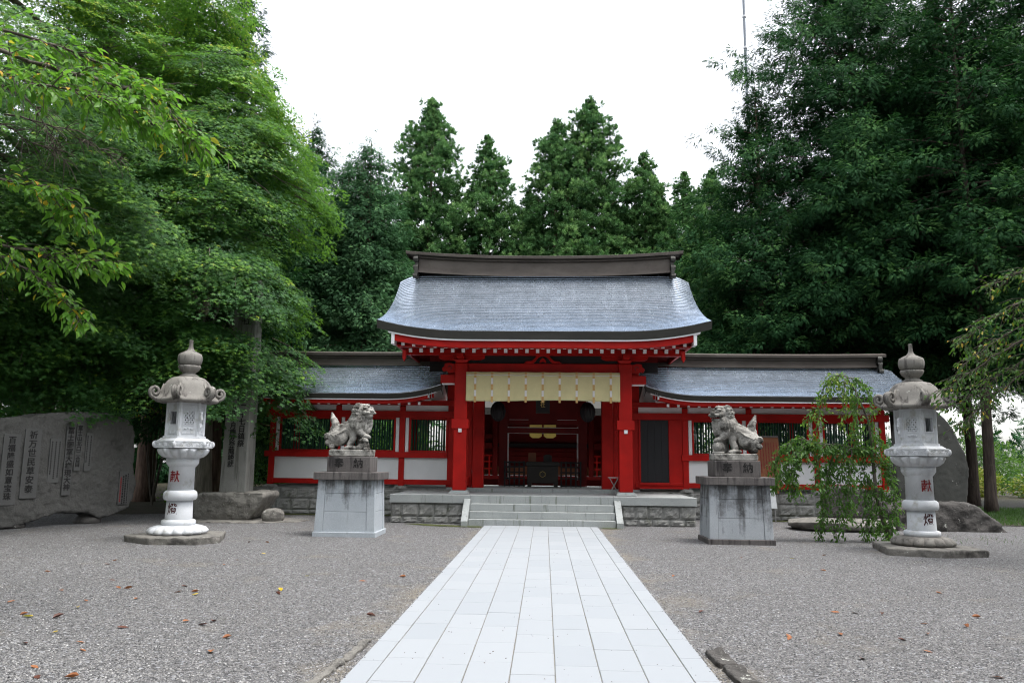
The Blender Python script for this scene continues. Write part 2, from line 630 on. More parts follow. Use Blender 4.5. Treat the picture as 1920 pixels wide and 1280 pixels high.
def put_text(parent, body, size, mat, mtx, depth=.006, bold=0.0, vertical=True, gap=1.0, name='inscription', label=None, shear=0.0):
    """mtx maps text x,y,z (x right, y up, z out of the face) into the parent's space"""
    me = text_mesh(body, size, depth, bold, vertical, gap)
    if shear:
        me.transform(Matrix(((1, 0, 0, 0), (shear, 1, 0, 0), (0, 0, 1, 0), (0, 0, 0, 1))))
    me.transform(mtx)
    o = link(name, me, mat, parent)
    if label:
        o['label'] = label
    return o

def face_mtx(pos, right, up):
    r, u = Vector(right).normalized(), Vector(up).normalized()
    n = r.cross(u)
    return Matrix(((r.x, u.x, n.x, pos[0]), (r.y, u.y, n.y, pos[1]), (r.z, u.z, n.z, pos[2]), (0, 0, 0, 1)))

def instances(name, tv, tf, pos, ax, nrm, scl, tint, wid=None, mat_slots=None):
    """one mesh out of many copies of a small template: ax = long axis, nrm = face normal (arrays)"""
    tv = np.asarray(tv, float)
    ax = ax / np.linalg.norm(ax, axis=1, keepdims=True)
    y = np.cross(nrm, ax)
    y /= np.linalg.norm(y, axis=1, keepdims=True) + 1e-9
    z = np.cross(ax, y)
    n, k = len(pos), len(tv)
    w = scl if wid is None else wid
    Vv = (pos[:, None, :] + ax[:, None, :] * (tv[None, :, 0:1] * scl[:, None, None]) + y[:, None, :] * (tv[None, :, 1:2] * w[:, None, None])
          + z[:, None, :] * (tv[None, :, 2:3] * scl[:, None, None])).reshape(-1, 3)
    tot = np.array([len(f) for f in tf])
    fl = np.concatenate([np.array(f) for f in tf])
    loops = (fl[None, :] + (np.arange(n) * k)[:, None]).ravel()
    totals = np.tile(tot, n)
    starts = np.concatenate([[0], np.cumsum(totals)[:-1]])
    me = bpy.data.meshes.new(name)
    me.vertices.add(n * k)
    me.vertices.foreach_set('co', Vv.astype(np.float32).ravel())
    me.loops.add(len(loops))
    me.loops.foreach_set('vertex_index', loops.astype(np.int32))
    me.polygons.add(len(totals))
    me.polygons.foreach_set('loop_start', starts.astype(np.int32))
    me.update(calc_edges=True)
    at = me.attributes.new('tint', 'FLOAT', 'POINT')
    at.data.foreach_set('value', np.repeat(tint, k).astype(np.float32))
    return me

def unit(a):
    return a / (np.linalg.norm(a, axis=-1, keepdims=True) + 1e-9)

# ================================================================== ground, path
mb = MB()
mb.grid([[(-400, -60, 0), (400, -60, 0)], [(-400, 500, 0), (400, 500, 0)]])
structure('ground', mb, M['gravel'])
PX = -.022
mb = MB()
mb.box(PX - 1.352, PX + 1.352, -27, -.02, -.02, .022)
structure('path_bed', mb, M['joint'])
mb = MB()
edges = [-1.363] + [(k - 3.5) * .3351 for k in range(8)] + [1.363]
rr = random.Random(3)
for c in range(9):
    y = -.03 - rr.random() * .6
    y1 = -.03
    while y1 > -27:
        g = .0028 + rr.random() * .002
        gy = .0042
        n0 = len(mb.f)
        z = .030 + rr.uniform(-.0015, .0015)
        mb.box(PX + edges[c] + g, PX + edges[c + 1] - g, max(y, -27) + gy, y1 - gy, .0, z)
        tv = rr.random()
        for i in range(n0, len(mb.f)):
            mb.t[i] = tv
        y1 = y
        y -= .67
o = structure('path', mb, M['slab'])
bevel(o, .003, 1)
# forest floor behind and beside, lawn strip at right
def blob_sheet(name, pts, z, mat, kind='structure'):
    m_ = MB()
    ctr = (sum(p[0] for p in pts) / len(pts), sum(p[1] for p in pts) / len(pts))
    out = []
    n = len(pts)
    for i in range(n):
        a, b = pts[i], pts[(i + 1) % n]
        for t in range(6):
            x = a[0] + (b[0] - a[0]) * t / 6
            y = a[1] + (b[1] - a[1]) * t / 6
            e = .25 * fnoise((x, y, 0), 1.3, 5) + .15 * fnoise((x, y, 0), 4, 9)
            d = Vector((x - ctr[0], y - ctr[1]))
            d.normalize()
            out.append((x + d.x * e, y + d.y * e, z))
    m_.v = out
    m_.f = [tuple(range(len(out)))]
    o_ = link(name, m_.mesh(name), mat)
    o_['kind'] = kind
    return o_
blob_sheet('forest_floor', [(-60, 1.6), (-11.5, 2.2), (-8.6, 3.4), (-8.2, 6), (-8.2, 60), (-60, 60)], .006, M['soil'])
blob_sheet('woodland_soil', [(9.9, 5.2), (60, 14), (60, 60), (9.9, 60)], .006, M['soil'])
blob_sheet('lawn', [(11.2, 2.6), (30, 1.6), (40, 13), (13, 11), (10.5, 5)], .010, M['soil'])
def grass_patch(name, n, xr, yr, h, label, cat='grass'):
    P = np.stack([RNG.uniform(*xr, n), RNG.uniform(*yr, n), np.full(n, .01)], 1)
    up = unit(np.stack([RNG.normal(0, .35, n), RNG.normal(0, .35, n), np.ones(n)], 1))
    nr = unit(RNG.normal(0, 1, (n, 3)) * [1, 1, .1])
    me = instances(name, [(0, -.06, 0), (0, .06, 0), (.6, .04, .05), (1, 0, .2)], [(0, 1, 2), (0, 2, 3)], P, up, nr, RNG.uniform(.5, 1.2, n) * h, RNG.random(n))
    o_ = link(name, me, M['grass'])
    return tag(o_, label, cat, None, 'stuff')
grass_patch('lawn_grass', 26000, (11.2, 24), (2.6, 11), .11, 'short green lawn beyond the gravel beside the dark boulder')
grass_patch('gravel_weeds', 160, (8.4, 12.5), (-2.6, -.9), .07, 'sparse green weeds in the gravel by the dark boulder')
# moss at the foot of the platform
for i, pts in enumerate(([(-2.4, -.35), (-1.45, -.3), (-1.4, -.02), (-1.8, .02), (-3.2, .5), (-3.3, .35)],
                         [(1.45, -.16), (1.95, -.2), (2.0, .0), (1.5, .0)],
                         [(-7.9, 2.85), (-4.0, 2.9), (-4.0, 3.3), (-7.9, 3.3)], [(4.4, 2.95), (8.5, 2.9), (8.5, 3.3), (4.4, 3.3)])):
    tag(blob_sheet('moss_patch', pts, .008 + .001 * i, M['moss'], 'stuff'),
        ('green moss in the gravel left of the path head', 'thin moss right of the path head', 'moss along the foot of the left gallery base', 'moss along the foot of the right gallery base')[i], 'moss')

# ================================================================== stone platform with steps
XC = 0.0
PW = 3.84
def masonry(mb, x0, x1, y, rows, wmean, seed, depth=.25, face=-1, axis='x'):
    q = random.Random(seed)
    for (z0, z1) in rows:
        x = x0 - q.random() * wmean * .5
        while x < x1 - .02:
            w = wmean * q.uniform(.85, 1.2)
            a, b = max(x, x0), min(x + w, x1)
            if x1 - b < .12:
                b = x1
                w = b - x
            if b - a > .03:
                n, m = 7, 6
                G = []
                off = q.uniform(-.006, .006)
                for i in range(m + 1):
                    row = []
                    for j in range(n + 1):
                        u, v = j / n, i / m
                        px, pz = a + (b - a) * u, z0 + (z1 - z0) * v
                        e = min(u, 1 - u) * (b - a)
                        e2 = min(v, 1 - v) * (z1 - z0)
                        k = min(1, e / .03) * min(1, e2 / .03)
                        d = k * (.022 + .03 * fnoise((px, y, pz), 9, seed) + .02 * fnoise((px, y, pz), 22, seed)) + off
                        d -= (1 - k) * .012
                        row.append((px, y + face * d, pz) if axis == 'x' else (y - face * d, px, pz))
                    G.append(row)
                n0 = len(mb.f)
                mb.grid(G)
            x += w
plat = Thing('stone_platform', 'grey stone platform with three granite steps under the red gate', 'platform', (0, .72, 0))
mb = MB()
mb.box(-PW + .06, PW - .06, .80, 3.35, 0, .50)
core = plat.part('core', mb, M['rough'])
mb = MB()
rows = [(.0, .16), (.165, .50)]
for args in ((-PW + .03, -1.74, .76, rows, .37, 11), (1.74, PW - .03, .76, rows, .37, 12), (.76, 3.3, -PW + .05, rows, .37, 13, .25, 1, 'y'), (.76, 3.3, PW - .05, rows, .37, 14, .25, -1, 'y')):
    mb = MB()
    masonry(mb, *args)
    plat.part('masonry', mb, M['rough'])
mb = MB()
for a, b in ((-PW, -1.80), (-1.796, -.012), (-.008, 1.78), (1.784, PW)):
    mb.box(a, b, .70, 1.30, .502, .705)
plat.each('edge_slab', mb, M['granite'], .008)
mb = MB()
mb.box(-PW + .02, PW - .02, 1.302, 3.36, .45, .70)
plat.part('floor_slab', mb, M['granite'], .006)
for i, (z, y0, cuts) in enumerate(((.17, -.02, (-1.775, -.62, .62, 1.775)), (.34, .20, (-1.775, 0.0, 1.775)), (.51, .42, (-1.775, -.0, .62, 1.775)))):
    mb = MB()
    if i == 2:
        cuts = (-1.775, -.7, .62, 1.775)
    for a, b in zip(cuts[:-1], cuts[1:]):
        mb.box(a + .002, b - .002, y0, .79, z - .17 + (.004 if i else -.02), z)
    plat.part('step', mb, M['granite'], .008)
for sx in (-1, 1):
    mb = MB()
    x0, x1 = (1.785, 1.945) if sx > 0 else (-1.945, -1.785)
    mb.prism([(-.12, -.02), (-.12, .13), (.60, .62), (.695, .62), (.695, -.02)], lambda a, b: (x0, a, b), lambda a, b: (x1, a, b))
    plat.part('cheek_stone', mb, M['granite'], .008, norm=True)
mb = MB()
for a, b in ((-2.5, -.9), (-.897, .28), (.283, 1.3), (1.303, 2.5)):
    mb.box(a, b, 2.95, 3.5, .60, .80)
plat.each('threshold_stone', mb, M['granite'], .008)

# ================================================================== roofs
def roof(thing, x0, x1, yr, zr, ye, ze, rows, lift0, lift1, flare, thick, minoko, back=True, lw=2.2, rise=.020):
    """curved copper sheet roof in overlapping courses. returns eave function."""
    def pt(x, s, side):
        y = yr + (ye - yr) * s * side
        k = (1 - s)
        z = ze + (zr - ze) * (.62 * k + .38 * k * k)
        d0 = max(0.0, 1 - (x - x0) / lw)
        d1 = max(0.0, 1 - (x1 - x) / lw)
        z += (lift0 * d0 ** 2.2 + lift1 * d1 ** 2.2) * s ** 1.4
        e = min(x - x0, x1 - x)
        if minoko:
            q = max(0.0, 1 - e / minoko[0])
            z -= minoko[1] * q * q * (1 - s)
        xx = x + (flare * d1 - flare * d0) * s * s
        return (xx, y, z)
    nx = 48
    xs = []
    for j in range(nx + 1):
        u = j / nx
        u = .5 - .5 * math.cos(math.pi * u)
        xs.append(x0 + (x1 - x0) * (.35 * u + .65 * j / nx))
    obs = []
    mb = MB()
    q = random.Random(int(x0 * 100) + 5)
    for side in ((1, -1) if back else (1,)):
        for r_ in range(rows):
            s0, s1 = r_ / rows, (r_ + 1) / rows
            up, lo = [], []
            for x in xs:
                a, b = pt(x, s0, side), pt(x, s1, side)
                up.append((a[0], a[1], a[2] + .001))
                lo.append((b[0], b[1] - .006 * side, b[2] + rise))
            nf = len(mb.f)
            ris = [(p[0], p[1] + .010 * side, p[2] - rise) for p in lo]
            mb.grid([up, lo, ris] if side == 1 else [ris, lo, up])
            tv = 0
            for i in range(nf, len(mb.f)):
                if q.random() < .45:
                    tv = q.random()
                mb.t[i] = tv * tv
    obs.append(thing.part('roof', mb, M['copper']))
    # body under the sheets: thick eave edge, verge and soffit
    mb = MB()
    ns = 10
    rings = []
    for side in ((1, -1) if back else (1,)):
        top = [[pt(x, i / ns, side) for x in xs] for i in range(ns + 1)]
        T = [[(p[0], p[1], p[2] - .004) for p in row] for row in top]
        B = [[(p[0] * (1.0), p[1] + .05 * side * (i / ns), p[2] - thick * (.9 if i < ns else 1)) for p in row] for i, row in enumerate(top)]
        mb.grid(T)
        mb.grid(B[::-1])
        mb.grid([T[-1], B[-1]])
        mb.grid([[r_[0] for r_ in T], [r_[0] for r_ in B]])
        mb.grid([[r_[-1] for r_ in B], [r_[-1] for r_ in T]])
    obs.append(thing.part('eave_edge', mb, M['eave'], norm=False))
    return pt

def ridge(thing, x0, x1, y, zb, h, wid, curve, over, ends=True, endmat='bronze'):
    n = 30
    mid = (x0 + x1) / 2
    hw = (x1 - x0) / 2
    def zc(x):
        return curve * (abs(x - mid) / hw) ** 2.4
    def sweep(mb, xa, xb, sec, k=n):
        G = []
        for j in range(k + 1):
            x = xa + (xb - xa) * j / k
            G.append([(x, y + a, zb + b + zc(x)) for a, b in sec])
        b0 = len(mb.v)
        mb.grid(G)
        m = len(sec)
        mb.f.append(tuple(b0 + i for i in range(m)))
        mb.f.append(tuple(b0 + k * m + i for i in range(m))[::-1])
    w = wid / 2
    mb = MB()
    body = [(-w - .10, 0), (-w - .10, .06), (-w - .04, .06), (-w - .04, .12), (-w, .13), (-w, h - .17), (-w - .07, h - .16), (-w - .07, h - .11), (-w, h - .11), (-w, h - .1),
            (w, h - .1), (w, h - .11), (w + .07, h - .11), (w + .07, h - .16), (w, h - .17), (w, .13), (w + .04, .12), (w + .04, .06), (w + .10, .06), (w + .10, 0)]
    sweep(mb, x0, x1, body)
    k = 0
    rp = thing.part('ridge', mb, M['bronze'])
    # seams of the ridge sheets
    mb = MB()
    x = x0 + .3
    while x < x1 - .2:
        mb.box(x - .008, x + .008, y - w - .006, y - w + .002, zb + .14 + zc(x), zb + h - .17 + zc(x))
        x += .42
    thing.each('seam', mb, M['bronze'], parent=rp)
    mb = MB()
    cap = [(-w - .16, h - .10), (-w - .17, h - .02), (-w * .3, h + .045), (w * .3, h + .045), (w + .17, h - .02), (w + .16, h - .10)]
    sweep(mb, x0 - over, x1 + over, cap)
    thing.part('ridge_cap', mb, M['bronze'], .006)
    if ends:
        for sx, xe in ((-1, x0), (1, x1)):
            mb = MB()
            z0 = zb + zc(xe)
            mb.box(min(xe, xe + sx * .09), max(xe, xe + sx * .09), y - w - .14, y + w + .14, z0 - .02, z0 + h - .1)
            for yy in (y - w - .13, ):
                for (dz, rad) in ((h * .62, .085), (h * .22, .075), (-.12, .07)):
                    mb.tube([(xe - sx * .0, yy - (.06 if dz < 0 else 0), z0 + dz), (xe + sx * .13, yy - (.06 if dz < 0 else 0), z0 + dz)], rad, 12)
                mb.box(min(xe, xe + sx * .09), max(xe, xe + sx * .09), yy - .12, yy + .2, z0 - .16, z0 + .1)
            thing.part('ridge_end', mb, M['eave'], .005)

# ================================================================== the gate
gate = Thing('shrine_gate', 'tall vermilion shrine gate with curved copper roof in the centre', 'gate', (0, 1.66, .7))
gpt = roof(gate, -4.13, 4.13, 2.75, 6.86, .22, 4.80, 34, .28, .28, .10, .20, (.75, .22), True, 2.2, .014)
ridge(gate, -3.58, 3.58, 2.75, 6.74, .60, .40, .12, .36)
# white batten and red eave board following the curve
def eave_run(thing, pt, xa, xb, s, dz0, dz1, y_in, mat, name, dy=.06, n=40, y_abs=None):
    G = []
    for j in range(n + 1):
        x = xa + (xb - xa) * j / n
        p = pt(x, s, 1)
        y = p[1] + y_in
        G.append([(p[0], y, p[2] + dz0), (p[0], y, p[2] + dz1), (p[0], y + dy, p[2] + dz1), (p[0], y + dy, p[2] + dz0), (p[0], y, p[2] + dz0)])
    mb = MB()
    mb.grid(G)
    b = len(mb.v)
    mb.f.append((0, 1, 2, 3))
    k = n * 5
    mb.f.append((k + 3, k + 2, k + 1, k))
    return thing.part(name, mb, mat, norm=True)
eave_run(gate, gpt, -3.86, 3.86, 1, -.235, -.195, .06, M['tipw'], 'eave_batten', .3)
eave_run(gate, gpt, -3.78, 3.78, 1, -.40, -.237, .12, M['red'], 'eave_board', .24)
for sx in (-1, 1):
    mb = MB()
    zc = gpt(sx * 3.8, 1, 1)[2]
    mb.box(sx * 3.82 - .04, sx * 3.82 + .04, .30, .62, zc - .52, zc - .24)
    gate.part('verge_board_tip', mb, M['tipw'], .004)
    mb = MB()
    mb.box(sx * 3.80 - .035, sx * 3.80 + .035, .64, 4.9, zc - .50, zc - .26)
    gate.part('verge_board', mb, M['red'], .004)
    mb = MB()   # red pendant hanging below the eave corner
    mb.prism([(0, 0), (.09, 0), (.09, -.2), (.045, -.29), (0, -.2)], lambda a, b: (sx * 3.57 - .045 + a, .60, 4.36 + b), lambda a, b: (sx * 3.57 - .045 + a, .68, 4.36 + b))
    gate.part('pendant_board', mb, M['red'], .004, norm=True)
def rafters(thing, xs, y0, z0, y1, z1, w, h, zfun=None):
    mb0, mb1 = MB(), MB()
    d = Vector((0, y1 - y0, z1 - z0)).normalized()
    mb0.bar((0, .03 * d.y, .03 * d.z), (0, y1 - y0, z1 - z0), w, h)
    mb1.bar((0, 0, 0), (0, .03 * d.y, .03 * d.z), w + .006, h + .006)
    me0, me1 = mb0.mesh('rafter'), mb1.mesh('rafter_tip')
    for x in xs:
        dz = zfun(x) if zfun else 0
        r0 = link('rafter', me0, M['red'], thing.e, Vector((x, y0, z0 + dz)) - thing.o)
        link('rafter_tip', me1, M['tipw'], r0)
lf = lambda x: .10 * (abs(x) / 3.8) ** 5
rafters(gate, [-3.59 + i * .2762 for i in range(27)], .50, 4.43, 1.7, 4.75, .075, .085, lf)
rafters(gate, [-3.45 + i * .2762 for i in range(26)], .84, 4.385, 2.5, 4.85, .08, .10)
mb = MB()
mb.box(-3.75, 3.75, .62, .82, 4.45, 4.50)
gate.part('soffit_strip', mb, M['red'])
mb = MB()
for a, b in ((.75, 2.7), (2.7, 4.7)):
    z0, z1 = (4.50, 4.95) if a < 2 else (4.95, 4.50)
    mb.hexa([(-3.75, a, z0), (3.75, a, z0), (3.75, b, z1), (-3.75, b, z1), (-3.75, a, z0 + .03), (3.75, a, z0 + .03), (3.75, b, z1 + .03), (-3.75, b, z1 + .03)])
gate.each('soffit', mb, M['shadered'])
# purlins
mb = MB()
mb.box(-3.7, 3.7, 1.50, 1.70, 4.36, 4.52)
gate.part('purlin', mb, M['red'], .006)
mb = MB()
mb.box(-3.3, 3.3, 3.28, 3.5, 4.40, 4.9)
gate.part('inner_purlin', mb, M['shadered'])
PZ = .79
for sx in (-1, 1):
    mb = MB()
    mb.box(sx * 2.18 - .175, sx * 2.18 + .175, 1.49, 1.84, PZ, 4.14)
    p_ = gate.part('pillar', mb, M['red'], .02)
    mb = MB()
    mb.box(sx * 2.18 - .225, sx * 2.18 + .225, 1.44, 1.89, 2.40, 2.645)
    gate.part('collar', mb, M['red'], .006, parent=p_)
    mb = MB()
    mb.box(sx * 2.18 - .045 , sx * 2.18 + .045, 1.43, 1.52, 2.30, 2.395)
    gate.part('collar_block', mb, M['tipw'], .004, parent=p_, label='small white block under the pillar collar')  # plain white beam end below the collar, no light source
    mb = MB()
    mb.hexa([(sx * 2.18 - .27, 1.40, .705), (sx * 2.18 + .27, 1.40, .705), (sx * 2.18 + .27, 1.93, .705), (sx * 2.18 - .27, 1.93, .705),
             (sx * 2.18 - .22, 1.45, PZ), (sx * 2.18 + .22, 1.45, PZ), (sx * 2.18 + .22, 1.88, PZ), (sx * 2.18 - .22, 1.88, PZ)])
    gate.part('pillar_base', mb, M['granite'], .008)
    # gate posts with their side walls
    mb = MB()
    mb.box(sx * 1.85 - .16, sx * 1.85 + .16, 3.36, 3.68, .80, 4.3)
    gate.part('gate_post', mb, M['red'], .012)
    mb = MB()
    x0, x1 = sorted((sx * 2.03, sx * 2.78))
    mb.box(x0, x1, 3.50, 3.58, .80, 4.3)
    gate.part('wing_panel', mb, M['red'])
    mb = MB()
    x0, x1 = sorted((sx * 2.10, sx * 2.20))
    mb.box(x0, x1, 1.842, 3.50, .86, 1.10)
    mb.box(x0, x1, 1.842, 3.50, 3.25, 4.0)
    gate.each('tie_beam', mb, M['red'], .005)
    mb = MB()
    mb.box(sx * 1.23 - .13, sx * 1.23 + .13, 5.30, 5.56, .80, 4.2)
    gate.part('rear_pillar', mb, M['shadered'], .01)
    mb = MB()
    mb.box(sx * 1.08 - .02, sx * 1.08 + .02, 5.34, 5.39, 1.0, 2.62)
    gate.part('pale_post_edge', mb, M['tapew'])
    # carved beam nose
    mb = MB()
    pr = [(0, 0), (.16, -.02), (.25, .04), (.32, .02), (.36, .10), (.29, .17), (.28, .24), (.16, .26), (0, .22)]
    mb.prism(pr, lambda a, b: (sx * (2.356 + a), 1.58, 3.90 + b), lambda a, b: (sx * (2.356 + a), 1.75, 3.90 + b))
    gate.part('beam_nose', mb, M['red'], .008, norm=True)
    mb = MB()
    mb.tube([(sx * (2.5 + .05 * math.cos(t)), 1.574, 4.02 + .05 * math.sin(t)) for t in [i * .5 for i in range(10)]], .008, 5)
    gate.part('nose_carving', mb, M['black'])
    mb = MB()
    x0, x1 = sorted((sx * 2.357, sx * 2.74))
    mb.box(x0, x1, 1.56, 1.78, 3.61, 3.83)
    gate.part('side_beam_end', mb, M['red'], .006)
    mb = MB()
    x0, x1 = sorted((sx * 2.36, sx * 2.70))
    mb.box(x0, x1, 1.60, 1.74, 3.57, 3.609)
    gate.part('beam_cap', mb, M['tipw'])
    # bracket block on the pillar: bearing block and boat-shaped arm
    mb = MB()
    c = sx * 2.18
    mb.hexa([(c - .14, 1.52, 4.145), (c + .14, 1.52, 4.145), (c + .14, 1.80, 4.145), (c - .14, 1.80, 4.145), (c - .2, 1.46, 4.23), (c + .2, 1.46, 4.23), (c + .2, 1.86, 4.23), (c - .2, 1.86, 4.23)])
    gate.part('bearing_block', mb, M['red'], .006)
    mb = MB()
    mb.prism([(-.62, .14), (-.62, .05), (-.5, 0), (.5, 0), (.62, .05), (.62, .14)], lambda a, b: (c + a, 1.56, 4.232 + b), lambda a, b: (c + a, 1.76, 4.232 + b))
    gate.part('bracket_arm', mb, M['red'], .006, norm=True)
    mb = MB()
    mb.box(c - .09, c + .09, 1.10, 1.558, 4.24, 4.36)
    gate.part('bracket_nose', mb, M['red'], .006)
mb = MB()
mb.box(-2.003, 2.003, 1.55, 1.79, 3.91, 4.14)
gate.part('lintel_beam', mb, M['red'], .01)
mb = MB()
mb.box(-3.3, 3.3, 3.3, 3.34, 4.1, 4.42)
mb.box(-2.0, 2.0, 1.66, 1.70, 4.145, 4.36)
gate.each('infill_board', mb, M['black'])
# frog-leg strut between beam and purlin
mb = MB()
pr = []
L_ = [(-.50, 0), (-.44, .05), (-.30, .06), (-.22, .13), (-.16, .22), (-.08, .27), (.08, .27), (.16, .22), (.22, .13), (.30, .06), (.44, .05), (.50, 0), (.26, 0), (.20, .05), (.14, .14), (.06, .19), (-.06, .19), (-.14, .14), (-.20, .05), (-.26, 0)]
mb.prism(L_, lambda a, b: (a, 1.53, 4.15 + b), lambda a, b: (a, 1.62, 4.15 + b))
mb.prism([(-.09, .02), (-.05, .02), (0, .05), (.05, .02), (.09, .02), (.08, .08), (0, .15), (-.08, .08)], lambda a, b: (a, 1.55, 4.15 + b), lambda a, b: (a, 1.60, 4.15 + b))
gate.part('frog_leg_strut', mb, M['red'], norm=True)
# inner header beams and ceiling
mb = MB()
mb.box(-1.69, 1.69, 3.40, 3.62, 3.35, 3.72)
mb.box(-1.69, 1.69, 3.42, 3.6, 3.85, 4.3)
gate.each('inner_lintel', mb, M['shadered'], .006)
mb = MB()
mb.box(-1.10, 1.10, 5.32, 5.52, 2.42, 2.58)
mb.box(-1.10, 1.10, 5.32, 5.52, 2.70, 3.6)
gate.each('rear_lintel', mb, M['shadered'], .006)
mb = MB()
mb.box(-1.08, 1.08, 5.315, 5.319, 2.585, 2.60)
mb.box(-1.08, 1.08, 5.315, 5.319, 2.405, 2.418)
for sx in (-1, 1):
    mb.box(sx * .75 - .3, sx * .75 + .3, 5.315, 5.319, 2.83, 2.84)
gate.each('white_line', mb, M['tapew'])
mb = MB()
mb.box(-2.2, 2.2, 1.85, 5.4, 4.30, 4.33)
gate.part('ceiling', mb, M['shadered'])
mb = MB()
for sx in (-1, 1):
    mb.box(sx * .22 - .19, sx * .22 + .19, 5.26, 5.30, 2.60, 2.68)
    mb.prism([(-.19, .15), (.19, .15), (.19, .06), (.1, 0), (-.1, 0), (-.19, .06)], lambda a, b: (sx * .22 + a, 5.26, 2.27 + b), lambda a, b: (sx * .22 + a, 5.30, 2.27 + b))
gate.each('gold_fitting', mb, M['gold'], .003, norm=True)
mb = MB()
mb.box(-.20, .20, 3.28, 3.34, 2.92, 3.42)
nm = gate.part('name_plaque', mb, M['wood'], .004)
mb = MB()
mb.box(-.16, .16, 3.272, 3.279, 2.97, 3.36)
gate.part('plaque_face', mb, M['black'], parent=nm)
put_text(nm, '神社', .15, M['gold'], face_mtx(Vector((0, 3.270, 3.32)) - gate.o, (1, 0, 0), (0, 0, 1)), .002, gap=.62)
mb = MB()
mb.box(-2.75, 2.75, 3.40, 6.2, .68, .79)
gate.part('inner_floor', mb, M['granite'])

# curtain
cur = Thing('cream_curtain', 'cream cloth curtain with nine patterned tapes hanging under the gate beam', 'curtain', (0, 1.42, 3.1))
n, m = 120, 14
G = []
for i in range(m + 1):
    v = i / m
    row = []
    for j in range(n + 1):
        x = -2.035 + 4.07 * j / n
        y = 1.40 + .018 * math.sin(x * 5.2 + 1) * (1 - v) + .01 * fnoise((x, v, 0), 5) * (1 - v) + .007 * math.sin(x * 13) * (1 - v)
        z = 3.135 + .765 * v + (1 - v) * (.018 * math.sin(x * 1.55 + .8)) - .008 * v * abs(math.sin(x * math.pi / .45))
        row.append((x, y, z))
    G.append(row)
def cur_y(x, v):
    return 1.40 + .018 * math.sin(x * 5.2 + 1) * (1 - v) + .01 * fnoise((x, v, 0), 5) * (1 - v) + .007 * math.sin(x * 13) * (1 - v)
mb = MB()
mb.grid(G)
co = cur.part('cloth', mb, M['cloth'], smooth=True)
sol = co.modifiers.new('thick', 'SOLIDIFY')
sol.thickness = .006
mb = MB()
pts = []
for j in range(91):
    x = -2.03 + 4.06 * j / 90
    pts.append((x, cur_y(x, .87) - .012, 3.815 - .012 * abs(math.sin((x + .0) * math.pi / .45))))
mb.tube(pts, .009, 5)
cur.part('cord', mb, M['tapew'])
for k in range(9):
    x = -1.79 + k * .4475
    mb = MB()
    mw = MB()
    for i in range(10):
        z1 = 3.895 - i * .0808
        z0 = z1 - .0808
        y = min(cur_y(x, max(0, (z1 - 3.135) / .765)), cur_y(x, max(0, (z0 - 3.135) / .765))) - .012
        tgt = mw if i in (2, 3, 6, 7) else mb
        w = .027 if tgt is mw else .03
        if tgt is mb:
            mb.box(x - w, x + w, y - .004, y + .004, z0 + .004, z1 - .004)
            mb.box(x - w * .6, x + w * .6, y - .003, y + .003, z0, z1)
        else:
            tgt.box(x - w, x + w, y - .004, y + .004, z0, z1)
    t0 = cur.part('tape', mb, M['tapeo'])
    cur.part('white_band', mw, M['tapew'], parent=t0)

